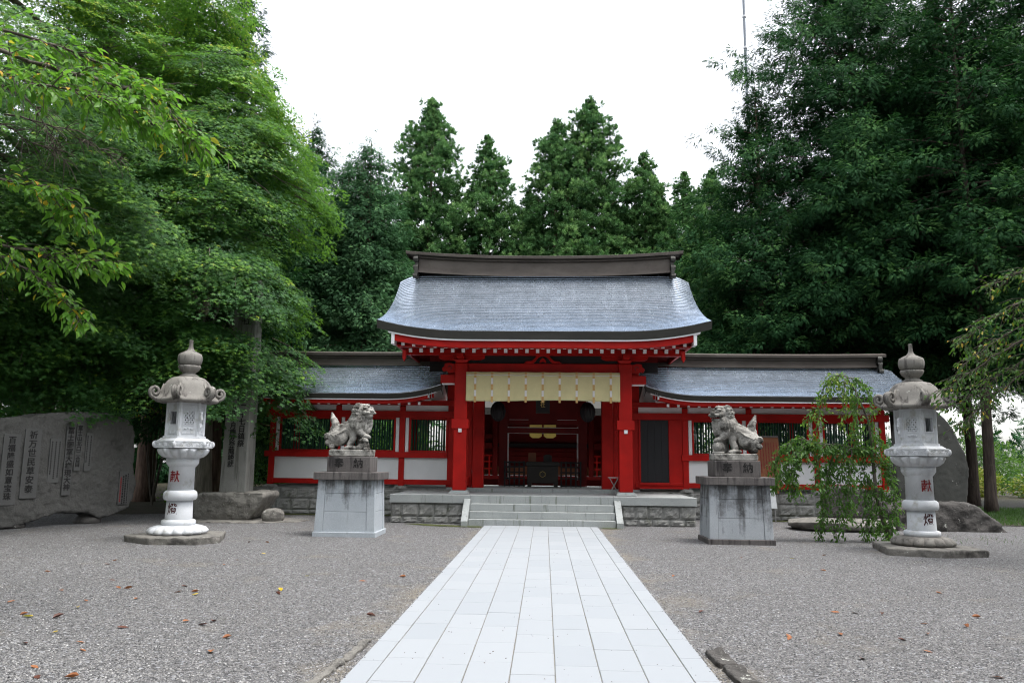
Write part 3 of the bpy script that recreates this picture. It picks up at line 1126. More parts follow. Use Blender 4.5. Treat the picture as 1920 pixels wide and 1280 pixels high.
# ================================================================== gallery wings
BAYS = {-1: [-7.87, -5.95, -4.07], 1: [4.07, 5.88, 7.75, 9.6]}
def wing(sx):
    lab = 'long red gallery wing %s of the gate with copper roof' % ('left' if sx < 0 else 'right')
    lab = ('red and white gallery wing behind the closed-mouth lion, two lattice bays' if sx < 0 else 'red and white gallery wing with black door, behind the open-mouth lion')
    w = Thing('gallery_wing', lab, 'building', (sx * 5, 3.5, .8), 'gallery wings beside the gate')
    posts = BAYS[sx]
    xin = sx * 2.75
    xout = posts[0] if sx < 0 else posts[-1]
    lo, hi = min(xin, xout), max(xin, xout)
    Y = 3.5
    # posts
    for x in posts:
        for yy in (Y, 5.7):
            mb = MB()
            mb.box(x - .08, x + .08, yy - .08, yy + .08, .83, 3.1)
            w.part('post', mb, M['red'], .006)
        mb = MB()
        mb.lathe([(.22, .74), (.21, .79), (.15, .828)], 10, (x, Y, 0))
        w.part('post_stone', mb, M['rough'], smooth=False)
    mb = MB()
    mb.box(lo - .1, hi + .1, Y - .062, Y + .062, .86, 1.0)
    w.part('ground_beam', mb, M['red'], .005)
    ex = .2
    mb = MB()
    a, b = (lo - ex, hi) if sx < 0 else ((3.95), hi + ex)
    mb.box(a, b, Y - .12, Y + .10, 1.62, 1.785)
    w.part('sill_beam', mb, M['red'], .005)
    mb = MB()
    mb.box(lo - .2, hi + .2, Y - .098, Y + .098, 2.77, 2.96)
    w.part('head_beam', mb, M['red'], .005)
    mb = MB()
    mb.box(lo - .25, hi + .25, Y - .09, Y + .09, 3.13, 3.27)
    mb.box(lo - .25, hi + .25, 5.62, 5.78, 3.13, 3.27)
    w.each('wall_plate', mb, M['red'], .005)
    # bays
    edges_ = [xin] + posts if sx > 0 else posts + [xin]
    for i in range(len(edges_) - 1):
        a, b = edges_[i], edges_[i + 1]
        a2 = a + (.082 if a in posts else 0)
        b2 = b - (.082 if b in posts else 0)
        # white frieze board under the rafters
        mb = MB()
        mb.box(a2, b2, Y - .03, Y + .03, 2.962, 3.128)
        w.part('frieze_panel', mb, M['white'])
        door = sx > 0 and i == 0
        if door:
            mb = MB()
            mb.box(2.75, 2.80, Y - .06, Y + .05, 1.0, 2.77)
            mb.box(3.60, 3.985, Y - .05, Y + .05, 1.0, 2.77)
            w.each('door_surround', mb, M['red'], .004)
            mb = MB()
            for k in range(4):
                mb.box(2.802 + k * .1995, 2.802 + (k + 1) * .1995 - .003, Y - .01 - .002 * (k % 2), Y + .03, 1.002, 2.768)
            w.part('door', mb, M['bdoor'], .002, label='black boarded door')
            mb = MB()
            mb.box(2.74, 3.98, Y - .16, Y + .06, .83, .86)
            mb.box(2.74, 3.98, Y - .10, Y - .063, .93, .995)
            w.each('door_sill', mb, M['red'], .003)
            continue
        mb = MB()
        mb.box(a2, b2, Y - .028, Y + .03, 1.002, 1.618)
        w.part('white_panel', mb, M['white'], .002)
        # lattice window: white side strips, red inner frame, green slats
        jl = .0 if a == xin else .115
        jr = .0 if b == xin else .115
        mb = MB()
        if jl: mb.box(a2 + .012, a2 + .105, Y - .05, Y + .03, 1.787, 2.768)
        if jr: mb.box(b2 - .105, b2 - .012, Y - .05, Y + .03, 1.787, 2.768)
        if len(mb.v): w.each('white_strip', mb, M['white'])
        mb = MB()
        fa, fb = a2 + jl, b2 - jr
        for q in ((fa, fa + .05, 1.787, 2.768), (fb - .05, fb, 1.787, 2.768), (fa + .05, fb - .05, 1.787, 1.83), (fa + .05, fb - .05, 2.72, 2.768)):
            mb.box(q[0], q[1], Y - .055, Y + .05, q[2], q[3])
        win = w.part('window_frame', mb, M['red'], .003)
        mb = MB()
        x = fa + .075
        nsl = int((fb - fa - .1) / .075)
        st = (fb - fa - .1) / nsl
        for k in range(nsl):
            x = fa + .05 + st * (k + .5)
            h_ = .024
            mb.hexa([(x, Y - .045, 1.83), (x + h_, Y - .01, 1.83), (x, Y + .025, 1.83), (x - h_, Y - .01, 1.83), (x, Y - .045, 2.72), (x + h_, Y - .01, 2.72), (x, Y + .025, 2.72), (x - h_, Y - .01, 2.72)])
        w.part('lattice', mb, M['green'], parent=win)
        # rear lattice of the gallery
        mb = MB()
        mb.box(a2, b2, 5.67, 5.73, 1.0, 1.7)
        w.part('rear_panel', mb, M['shadered'])
        mb = MB()
        for k in range(0, nsl, 2):
            x = fa + .05 + st * (k + .5)
            mb.box(x - .012, x + .012, 5.68, 5.72, 1.7, 2.8)
        w.part('rear_lattice', mb, M['green'])
    mb = MB()
    mb.box(lo, hi, 5.63, 5.77, 2.8, 2.96)
    mb.box(lo, hi, 5.64, 5.76, .83, 1.0)
    w.each('rear_beam', mb, M['shadered'])
    mb = MB()
    x0_, x1_ = sorted((xout, xout + sx * .001))
    mb.box(xout - .03, xout + .03, Y + .09, 5.61, 1.0, 1.7)
    mb.box(xout - .03, xout + .03, Y + .09, 5.61, 2.96, 3.12)
    w.each('end_panel', mb, M['white'])
    mb = MB()
    mb.box(lo, hi, Y + .1, 5.6, .74, .80)
    w.part('floor', mb, M['granite'])
    # roof
    g_in = sx * 2.95
    g_out = -8.75 if sx < 0 else 10.45
    x0, x1 = min(g_in, g_out), max(g_in, g_out)
    li, lo_ = .26, .16
    pt = roof(w, x0, x1, 4.62, 4.46, 2.45, 3.38, 17, li if sx > 0 else lo_, lo_ if sx > 0 else li, .10, .14, (.7, .10), True, 1.5)
    ridge(w, x0 + (.25 if sx > 0 else .5), x1 - (.5 if sx > 0 else .25), 4.62, 4.40, .40, .30, .02 if sx < 0 else .03, .26)
    eave_run(w, pt, x0 + .12, x1 - .12, 1, -.165, -.135, .05, M['tipw'], 'eave_batten', .2)
    eave_run(w, pt, x0 + .2, x1 - .2, 1, -.265, -.166, .10, M['red'], 'eave_board', .18)
    n_ = int((x1 - x0 - .9) / .285)
    xs = [g_in + sx * (.52 + k * .285) for k in range(n_)]
    rafters(w, xs, 2.62, 3.125, 4.0, 3.52, .06, .075)
    mb = MB()
    mb.hexa([(x0 + .2, 2.75, 3.215), (x1 - .2, 2.75, 3.215), (x1 - .2, 4.6, 3.72), (x0 + .2, 4.6, 3.72), (x0 + .2, 2.75, 3.24), (x1 - .2, 2.75, 3.24), (x1 - .2, 4.6, 3.75), (x0 + .2, 4.6, 3.75)])
    mb.hexa([(x0 + .2, 4.6, 3.72), (x1 - .2, 4.6, 3.72), (x1 - .2, 6.5, 3.215), (x0 + .2, 6.5, 3.215), (x0 + .2, 4.6, 3.75), (x1 - .2, 4.6, 3.75), (x1 - .2, 6.5, 3.24), (x0 + .2, 6.5, 3.24)])
    w.each('soffit', mb, M['white'])
    for xe, s_ in ((g_in, sx), (g_out, -sx)):
        mb = MB()
        zz = pt(xe, 1, 1)[2]
        mb.box(xe + s_ * .24 - .025, xe + s_ * .24 + .025, 2.50, 2.75, zz - .36, zz - .16)
        w.part('verge_board_tip', mb, M['tipw'], .003)
        mb = MB()   # curved bargeboard under the gable
        for side in (1, -1):
            G = []
            for i in range(9):
                p = pt(xe + s_ * .1, i / 8, side)
                G.append([(xe + s_ * .16, p[1], p[2] - .14), (xe + s_ * .16, p[1], p[2] - .36), (xe + s_ * .22, p[1], p[2] - .36), (xe + s_ * .22, p[1], p[2] - .14), (xe + s_ * .16, p[1], p[2] - .14)])
            mb.grid(G)
        w.part('bargeboard', mb, M['white'], norm=True)
    return w
wl = wing(-1)
wr = wing(1)
# rock-faced base walls
for sx in (-1, 1):
    x0, x1 = (-8.4, -2.6) if sx < 0 else (2.6, 10.1)
    t = Thing('stone_base_wall', 'rock-faced block wall under the %s red gallery' % ('two-bay left' if sx < 0 else 'longer right'), 'wall', ((x0 + x1) / 2, 3.3, 0))
    mb = MB()
    mb.box(x0 + .03, x1 - .03, 3.38, 6.0, 0, .735)
    t.part('core', mb, M['rough'])
    mb = MB()
    masonry(mb, x0, x1, 3.34, [(0, .12), (.125, .43), (.435, .74)], .46 if sx < 0 else .5, 31 + sx)
    t.part('masonry', mb, M['rough'])
    mb = MB()
    masonry(mb, 3.3, 6.0, x0 + .03, [(0, .12), (.125, .43), (.435, .74)], .46, 41 + sx, face=1, axis='y')
    t.part('masonry', mb, M['rough'])
    mb = MB()
    masonry(mb, 3.3, 6.0, x1 - .03, [(0, .12), (.125, .43), (.435, .74)], .46, 51 + sx, face=-1, axis='y')
    t.part('masonry', mb, M['rough'])
    mb = MB()
    mb.box(x0, x1, 3.33, 3.5, .737, .745)
    t.part('coping', mb, M['rough'])

# ================================================================== worship hall beyond the gate
hall = Thing('worship_hall', 'dim dark red worship hall seen through the gate', 'building', (0, 10, .0))
mb = MB()
mb.box(-2.9, 2.9, 10.2, 10.3, 1.2, 3.6)
z = 1.22
hall.part('back_wall', mb, M['shadered'])
mb = MB()
for k, (z0, z1, y) in enumerate(((1.55, 1.72, 10.02), (1.73, 1.90, 10.05), (1.91, 2.02, 10.08), (2.24, 2.55, 10.1))):
    mb.box(-2.4, 2.4, y, 10.2, z0, z1)
hall.each('wall_board', mb, M['shadered'], .006)
mb = MB()
mb.box(-2.4, 2.4, 10.0, 10.2, 2.06, 2.2)
hall.part('black_transom', mb, M['black'])
mb = MB()
mb.box(-3.3, 3.3, 9.5, 14, .9, 1.02)
mb.box(-3.1, 3.1, 9.7, 13.9, .0, .9)
hall.part('deck', mb, M['shadered'], .005)
mb = MB()
mb.box(-1.4, 1.4, 9.15, 9.5, .0, .62)
mb.box(-1.4, 1.4, 8.8, 9.15, .0, .34)
hall.each('stair', mb, M['red'], .005)
mb = MB()
mb.box(-2.4, 2.4, 9.96, 10.0, 1.05, 1.35)
hall.part('offering_shelf', mb, M['board'], .004)
for sx in (-1, 1):
    for k in range(2):
        mb = MB()
        x = sx * (1.75 + k * 1.3)
        mb.box(x - .09, x + .09, 9.6, 9.78, .9, 3.4)
        hall.part('hall_pillar', mb, M['shadered'], .006)
    mb = MB()
    x0, x1 = sorted((sx * 1.85, sx * 3.2))
    for z in (1.25, 1.5, 1.72):
        mb.box(x0, x1, 9.52, 9.58, z, z + .05)
    for k in range(5):
        x = x0 + .1 + k * (x1 - x0 - .2) / 4
        mb.box(x - .03, x + .03, 9.525, 9.575, 1.02, 1.72)
    hall.part('balustrade', mb, M['red'], .003)
    mb = MB()
    mb.box(x0, x1, 9.50, 9.6, 2.0, 2.2)
    mb.box(x0, x1, 9.50, 9.6, 2.35, 2.5)
    hall.each('side_rail', mb, M['shadered'], .003)
mb = MB()
for side in (1, -1):
    ya, yb = (8.2, 11.6) if side > 0 else (15.0, 11.6)
    mb.hexa([(-4.2, ya, 3.15), (4.2, ya, 3.15), (4.2, yb, 5.4), (-4.2, yb, 5.4), (-4.2, ya, 3.4), (4.2, ya, 3.4), (4.2, yb, 5.65), (-4.2, yb, 5.65)])
hall.part('hall_roof', mb, M['eave'])
mb = MB()
for k in range(30):
    x = -4.0 + k * 8.0 / 29
    mb.bar((x, 8.3, 3.12), (x, 10.0, 4.1), .06, .08)
hall.part('hall_rafters', mb, M['shadered'])
# offering box, lattice fences, lanterns, stool, boards
ob = Thing('offering_box', 'dark wooden offering box in the middle of the gate opening', 'offering box', (0, 5.1, .79))
mb = MB()
mb.box(-.47, .47, 4.80, 5.30, .90, 1.42)
mb.box(-.52, .52, 4.76, 5.34, 1.42, 1.52)
bx = ob.part('body', mb, M['wood'], .008)
mb = MB()
for sx in (-1, 1):
    mb.box(sx * .40 - .06, sx * .40 + .06, 4.78, 5.32, .792, .90)
ob.each('foot', mb, M['wood'], .005)
mb = MB()
for k in range(9):
    y = 4.80 + k * .06
    mb.box(-.48, .48, y, y + .025, 1.521, 1.545)
ob.part('grille_slat', mb, M['wood'])
mb = MB()
hx = [(math.cos(R(60 * k + 30)) * .09, math.sin(R(60 * k + 30)) * .09) for k in range(6)]
for k in range(6):
    a, b = hx[k], hx[(k + 1) % 6]
    mb.bar((a[0], 4.795, 1.17 + a[1]), (b[0], 4.795, 1.17 + b[1]), .008, .012, (0, 1, 0))
ob.part('crest', mb, M['gold'])
mb = MB()
mb.box(-.44, -.20, 5.0, 5.03, 1.547, 1.82)
solo('wooden_tablet', 'brown square wooden tablet standing on the offering box', 'tablet', mb, M['board'], (-.32, 5.0, 1.547), .004)
mb = MB()
mb.prism([(.02, 0), (.28, 0), (.28, .18), (.2, .22), (.1, .22), (.02, .18)], lambda a, b: (a, 4.95, 1.547 + b), lambda a, b: (a, 5.12, 1.547 + b))
solo('black_box', 'black round-topped box standing on the offering box', 'box', mb, M['black'], (.15, 5.0, 1.547), .004, norm=True)
for sx in (-1, 1):
    t = Thing('lattice_fence', 'low black lattice fence %s of the offering box' % ('left' if sx < 0 else 'right'), 'fence', (sx * .86, 5.1, .79), 'lattice fences beside the offering box')
    mb = MB()
    x0, x1 = sorted((sx * .54, sx * 1.19))
    for z in (.80, 1.02, 1.20, 1.36, 1.50):
        mb.box(x0, x1, 5.08, 5.12, z, z + .045)
    t.each('rail', mb, M['black'])
    mb = MB()
    for k in range(5):
        x = x0 + .03 + k * (x1 - x0 - .06) / 4
        mb.box(x - .025, x + .025, 5.07, 5.13, .792, 1.56)
    t.each('upright', mb, M['black'])
    L_ = Thing('hanging_lantern', 'black round openwork lantern hanging inside the gate, %s one' % ('left' if sx < 0 else 'right'), 'lantern', (sx * 1.28, 3.2, 2.66), 'lanterns hanging inside the gate')
    mb = MB()
    mb.ball((sx * 1.28, 3.2, 2.96), (.20, .20, .27), None, 16, 12)
    L_.part('body', mb, M['black'], smooth=True)
    mb = MB()
    for k in range(8):
        t_ = k * math.pi / 8
        mb.tube([(sx * 1.28 + .21 * math.sin(a) * math.cos(t_), 3.2 + .21 * math.sin(a) * math.sin(t_), 2.96 + .28 * math.cos(a)) for a in [i * math.pi / 8 for i in range(-8, 9)]], .012, 4)
    mb.tube([(sx * 1.28, 3.2, 3.23), (sx * 1.28, 3.2, 4.29)], .012, 5)
    L_.part('rib', mb, M['black'])
st = Thing('folding_stool', 'small folding steel stool beside the right gate pillar', 'stool', (1.90, 1.95, .705))
mb = MB()
mb.box(1.75, 2.04, 1.86, 2.08, 1.145, 1.165)
st.part('seat', mb, M['steel'], .004)
for yy in (1.88, 2.06):
    mb = MB()
    mb.tube([(1.79, yy, 1.145), (2.03, yy, .72)], .009, 6)
    st.part('leg', mb, M['steel'])
    mb = MB()
    mb.tube([(2.02, yy + .02, 1.145), (1.78, yy + .02, .72)], .009, 6)
    st.part('leg', mb, M['steel'])
mb = MB()
for x in (1.775, 2.025):
    mb.tube([(x, 1.88, .722), (x, 2.08, .722)], .009, 6)
st.each('foot_bar', mb, M['steel'])
nb = Thing('notice_board', 'brown wooden notice board leaning on the right gallery behind the open-mouth lion', 'board', (6.25, 3.1, .9))
mb = MB()
mb.hexa([(5.98, 3.02, .9), (6.62, 3.02, .9), (6.62, 3.06, .9), (5.98, 3.06, .9), (5.98, 3.22, 2.30), (6.62, 3.22, 2.30), (6.62, 3.26, 2.30), (5.98, 3.26, 2.30)])
bo = nb.part('panel', mb, M['board'], .003)
mb = MB()
q = random.Random(4)
d = Vector((0, .2, 1.4)).normalized()
for c in range(7):
    z = 2.16
    x = 6.55 - c * .075
    while z > 1.15 + q.random() * .3:
        L_ = q.uniform(.015, .03)
        y = 3.015 + (z - .9) * .2 / 1.4
        mb.box(x - .012, x + .012, y - .003, y + .001, z - L_, z)
        z -= L_ + .012
nb.part('writing', mb, M['inkred'], parent=bo)
mb = MB()
mb.bar((5.96, 3.235, 2.32), (6.64, 3.235, 2.32), .08, .04)
nb.part('top_rail', mb, M['capst'])
mb = MB()
mb.bar((6.1, 3.02, .75), (6.1, 3.05, .92), .05, .05)
mb.bar((6.5, 3.02, .75), (6.5, 3.05, .92), .05, .05)
nb.each('foot', mb, M['board'])
mb = MB()
mb.hexa([(5.95, 2.86, .36), (6.42, 2.86, .36), (6.42, 2.88, .36), (5.95, 2.88, .36), (5.95, 3.1, 1.1), (6.42, 3.1, 1.1), (6.42, 3.12, 1.1), (5.95, 3.12, 1.1)])
pb = Thing('pale_sheet_board', 'pale grey sheet board leaning below the brown notice board', 'board', (6.18, 2.9, 0))
pb.part('sheet', mb, m_flat('pale grey sheet', (.55, .57, .58), .5))
mb = MB()
mb.bar((6.0, 2.87, 0), (6.0, 2.9, .37), .03, .03)
mb.bar((6.37, 2.87, 0), (6.37, 2.9, .37), .03, .03)
pb.each('leg', mb, M['steel'])

# ================================================================== pedestals and lion dogs
def pedestal(cx, cy, label, mat, sx):
    t = Thing('statue_pedestal', label, 'pedestal', (cx, cy, 0), 'lion pedestals')
    hw, hd = .625, .51
    mb = MB()
    mb.box(cx - hw - .03, cx + hw + .03, cy - hd - .03, cy + hd + .03, -.02, .10)
    t.part('base_plinth', mb, M['ped'] if mat is M['ped'] else M['capst'], .012)
    def taper(mb, x0, x1, y0, y1, z0, z1, k=.055):
        def q(x, y, z):
            s_ = 1 - k * (z - .1)
            return (cx + (x - cx) * s_, cy + (y - cy) * s_, z)
        mb.hexa([q(x0, y0, z0), q(x1, y0, z0), q(x1, y1, z0), q(x0, y1, z0), q(x0, y0, z1), q(x1, y0, z1), q(x1, y1, z1), q(x0, y1, z1)])
    mb = MB()
    pw, g = .17, .004
    for a in (-1, 1):
        for b in (-1, 1):
            x0, x1 = sorted((cx + a * hw, cx + a * (hw - pw)))
            y0, y1 = sorted((cy + b * hd, cy + b * (hd - pw)))
            taper(mb, x0, x1, y0, y1, .10, 1.145)
    t.each('corner_pier', mb, mat, .006)
    mb = MB()
    for z0, z1 in ((.10, .50), (.505, .87), (.875, 1.145)):
        taper(mb, cx - hw + pw + g, cx + hw - pw - g, cy - hd + .012, cy + hd - .012, z0, z1)
        taper(mb, cx - hw + .012, cx + hw - .012, cy - hd + pw + g, cy + hd - pw - g, z0 + .0005, z1 - .0005)
    t.each('panel_block', mb, mat, .005)
    mb = MB()
    mb.box(cx - .675, cx + .675, cy - .555, cy + .555, 1.147, 1.305)
    t.part('cap_slab', mb, M['capst'], .012)
    mb = MB()
    mb.box(cx - .455, cx + .455, cy - .36, cy + .36, 1.307, 1.625)
    blk = t.part('inscribed_block', mb, M['capst'], .012)
    for ch, dx in (('奉', -.205), ('納', .205)):
        put_text(blk, ch, .21, M['ink'], face_mtx(Vector((cx + dx - .0, cy - .3625, 1.58)) - t.o, (1, 0, 0), (0, 0, 1)), .003, .004)
    return t

def lion(cx, cy, z0, face, opened, label):
    t = Thing('stone_lion', label, 'statue', (cx, cy, z0), 'stone lion dogs')
    t.e.scale = (1, 1, .87)
    q = random.Random(5)
    mb = MB()
    def B(x, y, z, r, rot=None):
        if rot is None and isinstance(r, tuple):
            pass
        mb.ball((x, y, z), r, rot, 14, 10)
    ROT = lambda ay: Matrix.Rotation(ay, 3, 'Y')
    for sy in (-1, 1):
        B(-.28, sy * .13, .30, (.22, .11, .20), ROT(-.5))
        B(.0, sy * .18, .055, (.14, .075, .06))
        for k in range(3):
            B(.10, sy * .18 + (k - 1) * .045, .045, (.05, .028, .045))
        for (x, z, r) in ((-.50, .33, .085), (-.485, .18, .075), (-.40, .085, .07), (-.36, .23, .06), (-.44, .26, .05)):
            B(x, sy * .12, z, (r, .08, r))
            pts = [(x + r * .75 * (1 - i / 16) * math.cos(i * .75), sy * .185, z + r * .75 * (1 - i / 16) * math.sin(i * .75)) for i in range(15)]
            mb.tube(pts, .016, 5)
    B(-.34, 0, .36, (.19, .19, .20))
    mb.tube([(-.36, 0, .38), (-.16, 0, .47), (.02, 0, .56), (.16, 0, .64)], [.19, .20, .21, .21], 14)
    B(.20, -.01, .58, (.20, .20, .26))
    B(.25, -.03, .50, (.15, .15, .14))
    mb.tube([(.10, 0, .64), (.17, -.02, .80), (.20, -.04, .92)], [.23, .22, .19], 14)
    # head, turned a little towards the viewer
    yaw = R(-32)
    f = Vector((math.cos(yaw), math.sin(yaw), 0))
    s = Vector((-f.y, f.x, 0))
    H = Vector((.21, -.05, .93))
    RZ = Matrix.Rotation(yaw, 3, 'Z')
    def HB(df, ds, dz, r):
        p = H + f * df + s * ds + Vector((0, 0, dz))
        mb.ball(p, r, RZ, 12, 8)
    HB(0, 0, 0, (.19, .19, .17))
    HB(.13, 0, .0, (.12, .15, .10))
    HB(.19, 0, -.03, (.10, .12, .05))
    HB(.18, 0, -.14 if opened else -.10, (.10, .11, .035 if opened else .05))
    if opened:
        HB(.08, .11, -.09, (.06, .03, .07)); HB(.08, -.11, -.09, (.06, .03, .07))
        for k in (-.08, -.03, .03, .08):
            HB(.25, k, -.075, (.016, .016, .025))
    HB(.28, 0, .02, (.04, .065, .04))
    for d in (-1, 1):
        HB(.17, d * .085, .095, (.05, .06, .03))
        HB(.21, d * .075, .05, (.03, .033, .028))
        HB(.24, d * .09, -.03, (.06, .05, .035))
        HB(.17, d * .13, -.02, (.05, .035, .05))
        HB(-.01, d * .17, .15, (.05, .035, .06))
        HB(.02, d * .19, .10, (.06, .03, .04))
        HB(.14, d * .12, -.13, (.04, .035, .05))
    HB(.10, 0, .14, (.09, .08, .05))
    # curls of the mane
    for el in (-42, -18, 6, 30, 54):
        n = int(9 * math.cos(R(el))) + 2
        for k in range(n):
            az = R(78 + 204 * (k + .5 * (abs(el) % 4 == 2)) / n)
            d = f * math.cos(az) * math.cos(R(el)) + s * math.sin(az) * math.cos(R(el)) + Vector((0, 0, math.sin(R(el))))
            p = H + d * .185
            mb.ball(p, .056, None, 8, 6)
            a = d.cross(Vector((0, 0, 1))).normalized()
            b = a.cross(d)
            mb.tube([p + d * .045 + (a * math.cos(i * .8) + b * math.sin(i * .8)) * .042 * (1 - i / 13) for i in range(11)], .015, 5)
    # locks falling over neck, shoulder and chest
    for k in range(22):
        az = R(-150 + 300 * k / 21)
        d = Vector((math.cos(az + yaw * .4), math.sin(az + yaw * .4), 0))
        p0 = Vector((.19, -.03, .86)) + d * .17
        p1 = Vector((.17, -.02, .72)) + d * .225
        p2 = Vector((.15, -.01, .56 + .06 * math.sin(k * 2.1))) + d * .235
        mb.tube([p0, p1, p2, p2 + Vector((0, 0, -.06)) - d * .01], [.03, .04, .034, .012], 6)
    # front legs: near one raised, far one planted
    mb.tube([(.17, -.13, .56), (.20, -.17, .44), (.28, -.17, .355)], [.11, .085, .065], 10)
    B(.335, -.17, .335, (.085, .07, .055))
    for k in range(3):
        B(.395, -.17 + (k - 1) * .04, .315, (.035, .024, .04))
    mb.tube([(.15, .12, .56), (.16, .13, .32), (.15, .13, .06)], [.11, .085, .08], 10)
    B(.20, .13, .05, (.11, .08, .055))
    mb.tube([(.02, -.08, .46), (.04, -.12, .28), (-.02, -.15, .10)], [.10, .075, .07], 10)
    # tail plume
    for k in range(7):
        o_ = (k - 3) / 3
        mb.tube([(-.36, o_ * .06, .50), (-.36 - .02 * abs(o_), o_ * .085, .66), (-.44 + .02 * abs(o_), o_ * .08, .80 - .04 * abs(o_)), (-.47 + .05 * abs(o_), o_ * .03, .92 - .10 * abs(o_))], [.07, .066, .055, .02], 7)
    B(-.37, 0, .52, (.12, .12, .10))
    for sy in (-1, 1):
        for k in range(4):
            mb.tube([(-.12 - k * .06, sy * .20, .50 - .03 * k), (-.2 - k * .05, sy * .225, .42 - .03 * k), (-.33 - k * .03, sy * .20, .38)], [.012, .024, .012], 5)
    if face < 0:
        mb.v = [(-x, y, z) for x, y, z in mb.v]
        mb.f = [fc[::-1] for fc in mb.f]
    me = remesh(mb, .0095, lambda p: .006 * fnoise(p, 14, 2) + .003 * fnoise(p, 40, 5))
    link('body', me, M['statue'], t.e)
    mb = MB()
    if opened:
        p = H + f * .17 + Vector((0, 0, -.095))
        mb.ball((p.x * face, p.y, p.z), (.085, .085, .02), None, 10, 6)
        link('mouth', mb.mesh('mouth', smooth=True), M['inkred'], t.e)
        mb = MB()
        mb.ball((.335 * face, -.16, .165), .118, None, 20, 14)
        for k in range(3):
            mb.tube([(.335 * face + .121 * math.cos(a) * math.cos(k * 1.05), -.16 + .121 * math.cos(a) * math.sin(k * 1.05), .165 + .121 * math.sin(a)) for a in [i * math.pi / 10 for i in range(21)]], .010, 4)
        link('ball', mb.mesh('ball', smooth=True), M['statue'], t.e)
        mb = MB()
        mb.ball((.335 * face, -.15, .03), (.13, .12, .045))
        link('ball_rest', mb.mesh('ball_rest', smooth=True), M['statue'], t.e)
    else:
        mb = MB()
        for (x, y, z, r) in ((.28, -.16, .10, (.13, .10, .10)), (.31, -.19, .235, (.085, .08, .08)), (.36, -.215, .215, (.045, .05, .035)), (.27, -.19, .30, (.03, .03, .03)), (.33, -.15, .30, (.03, .03, .03)),
                             (.38, -.20, .10, (.04, .035, .10)), (.40, -.20, .03, (.05, .04, .03)), (.33, -.24, .10, (.04, .035, .09)), (.35, -.26, .03, (.05, .04, .03)), (.20, -.22, .06, (.08, .05, .06))):
            mb.ball((x * face, y, z), r, None, 10, 8)
        for k in range(8):
            a = k * .8
            mb.ball(((.29 + .075 * math.cos(a)) * face, -.17 + .06 * math.sin(a), .24), .03, None, 8, 6)
        link('cub', remesh(mb, .011, lambda p: .004 * fnoise(p, 30, 8)), M['statue'], t.e)
    mb = MB()
    n0 = len(mb.v)
    mb.box(-.42, .45, -.28, .27, -.155, .012)
    if face < 0:
        mb.v = [(-x, y, z) for x, y, z in mb.v]
        mb.f = [fc[::-1] for fc in mb.f]
    link('base_stone', remesh(mb, .02, lambda p: .012 * fnoise(p, 7, 3) + .006 * fnoise(p, 20, 1)), M['statue'], t.e)
    return t
pedestal(-4.03, -2.52, 'blue-grey granite pedestal carrying the closed-mouth lion, cleaner faces', M['ped'], -1)
pedestal(3.93, -2.84, 'black-streaked granite pedestal carrying the open-mouth lion', M['ped2'], 1)
lion(-4.05, -2.55, 1.76, 1, False, 'carved stone lion with closed mouth and a cub under its paw')
lion(3.93, -2.87, 1.76, -1, True, 'carved stone lion with open mouth and a ball under its paw')

# ================================================================== stone lanterns
def hexpt(r, k, z, off=0.0):
    a = R(60 * k + off)
    return Vector((r * math.cos(a), r * math.sin(a), z))

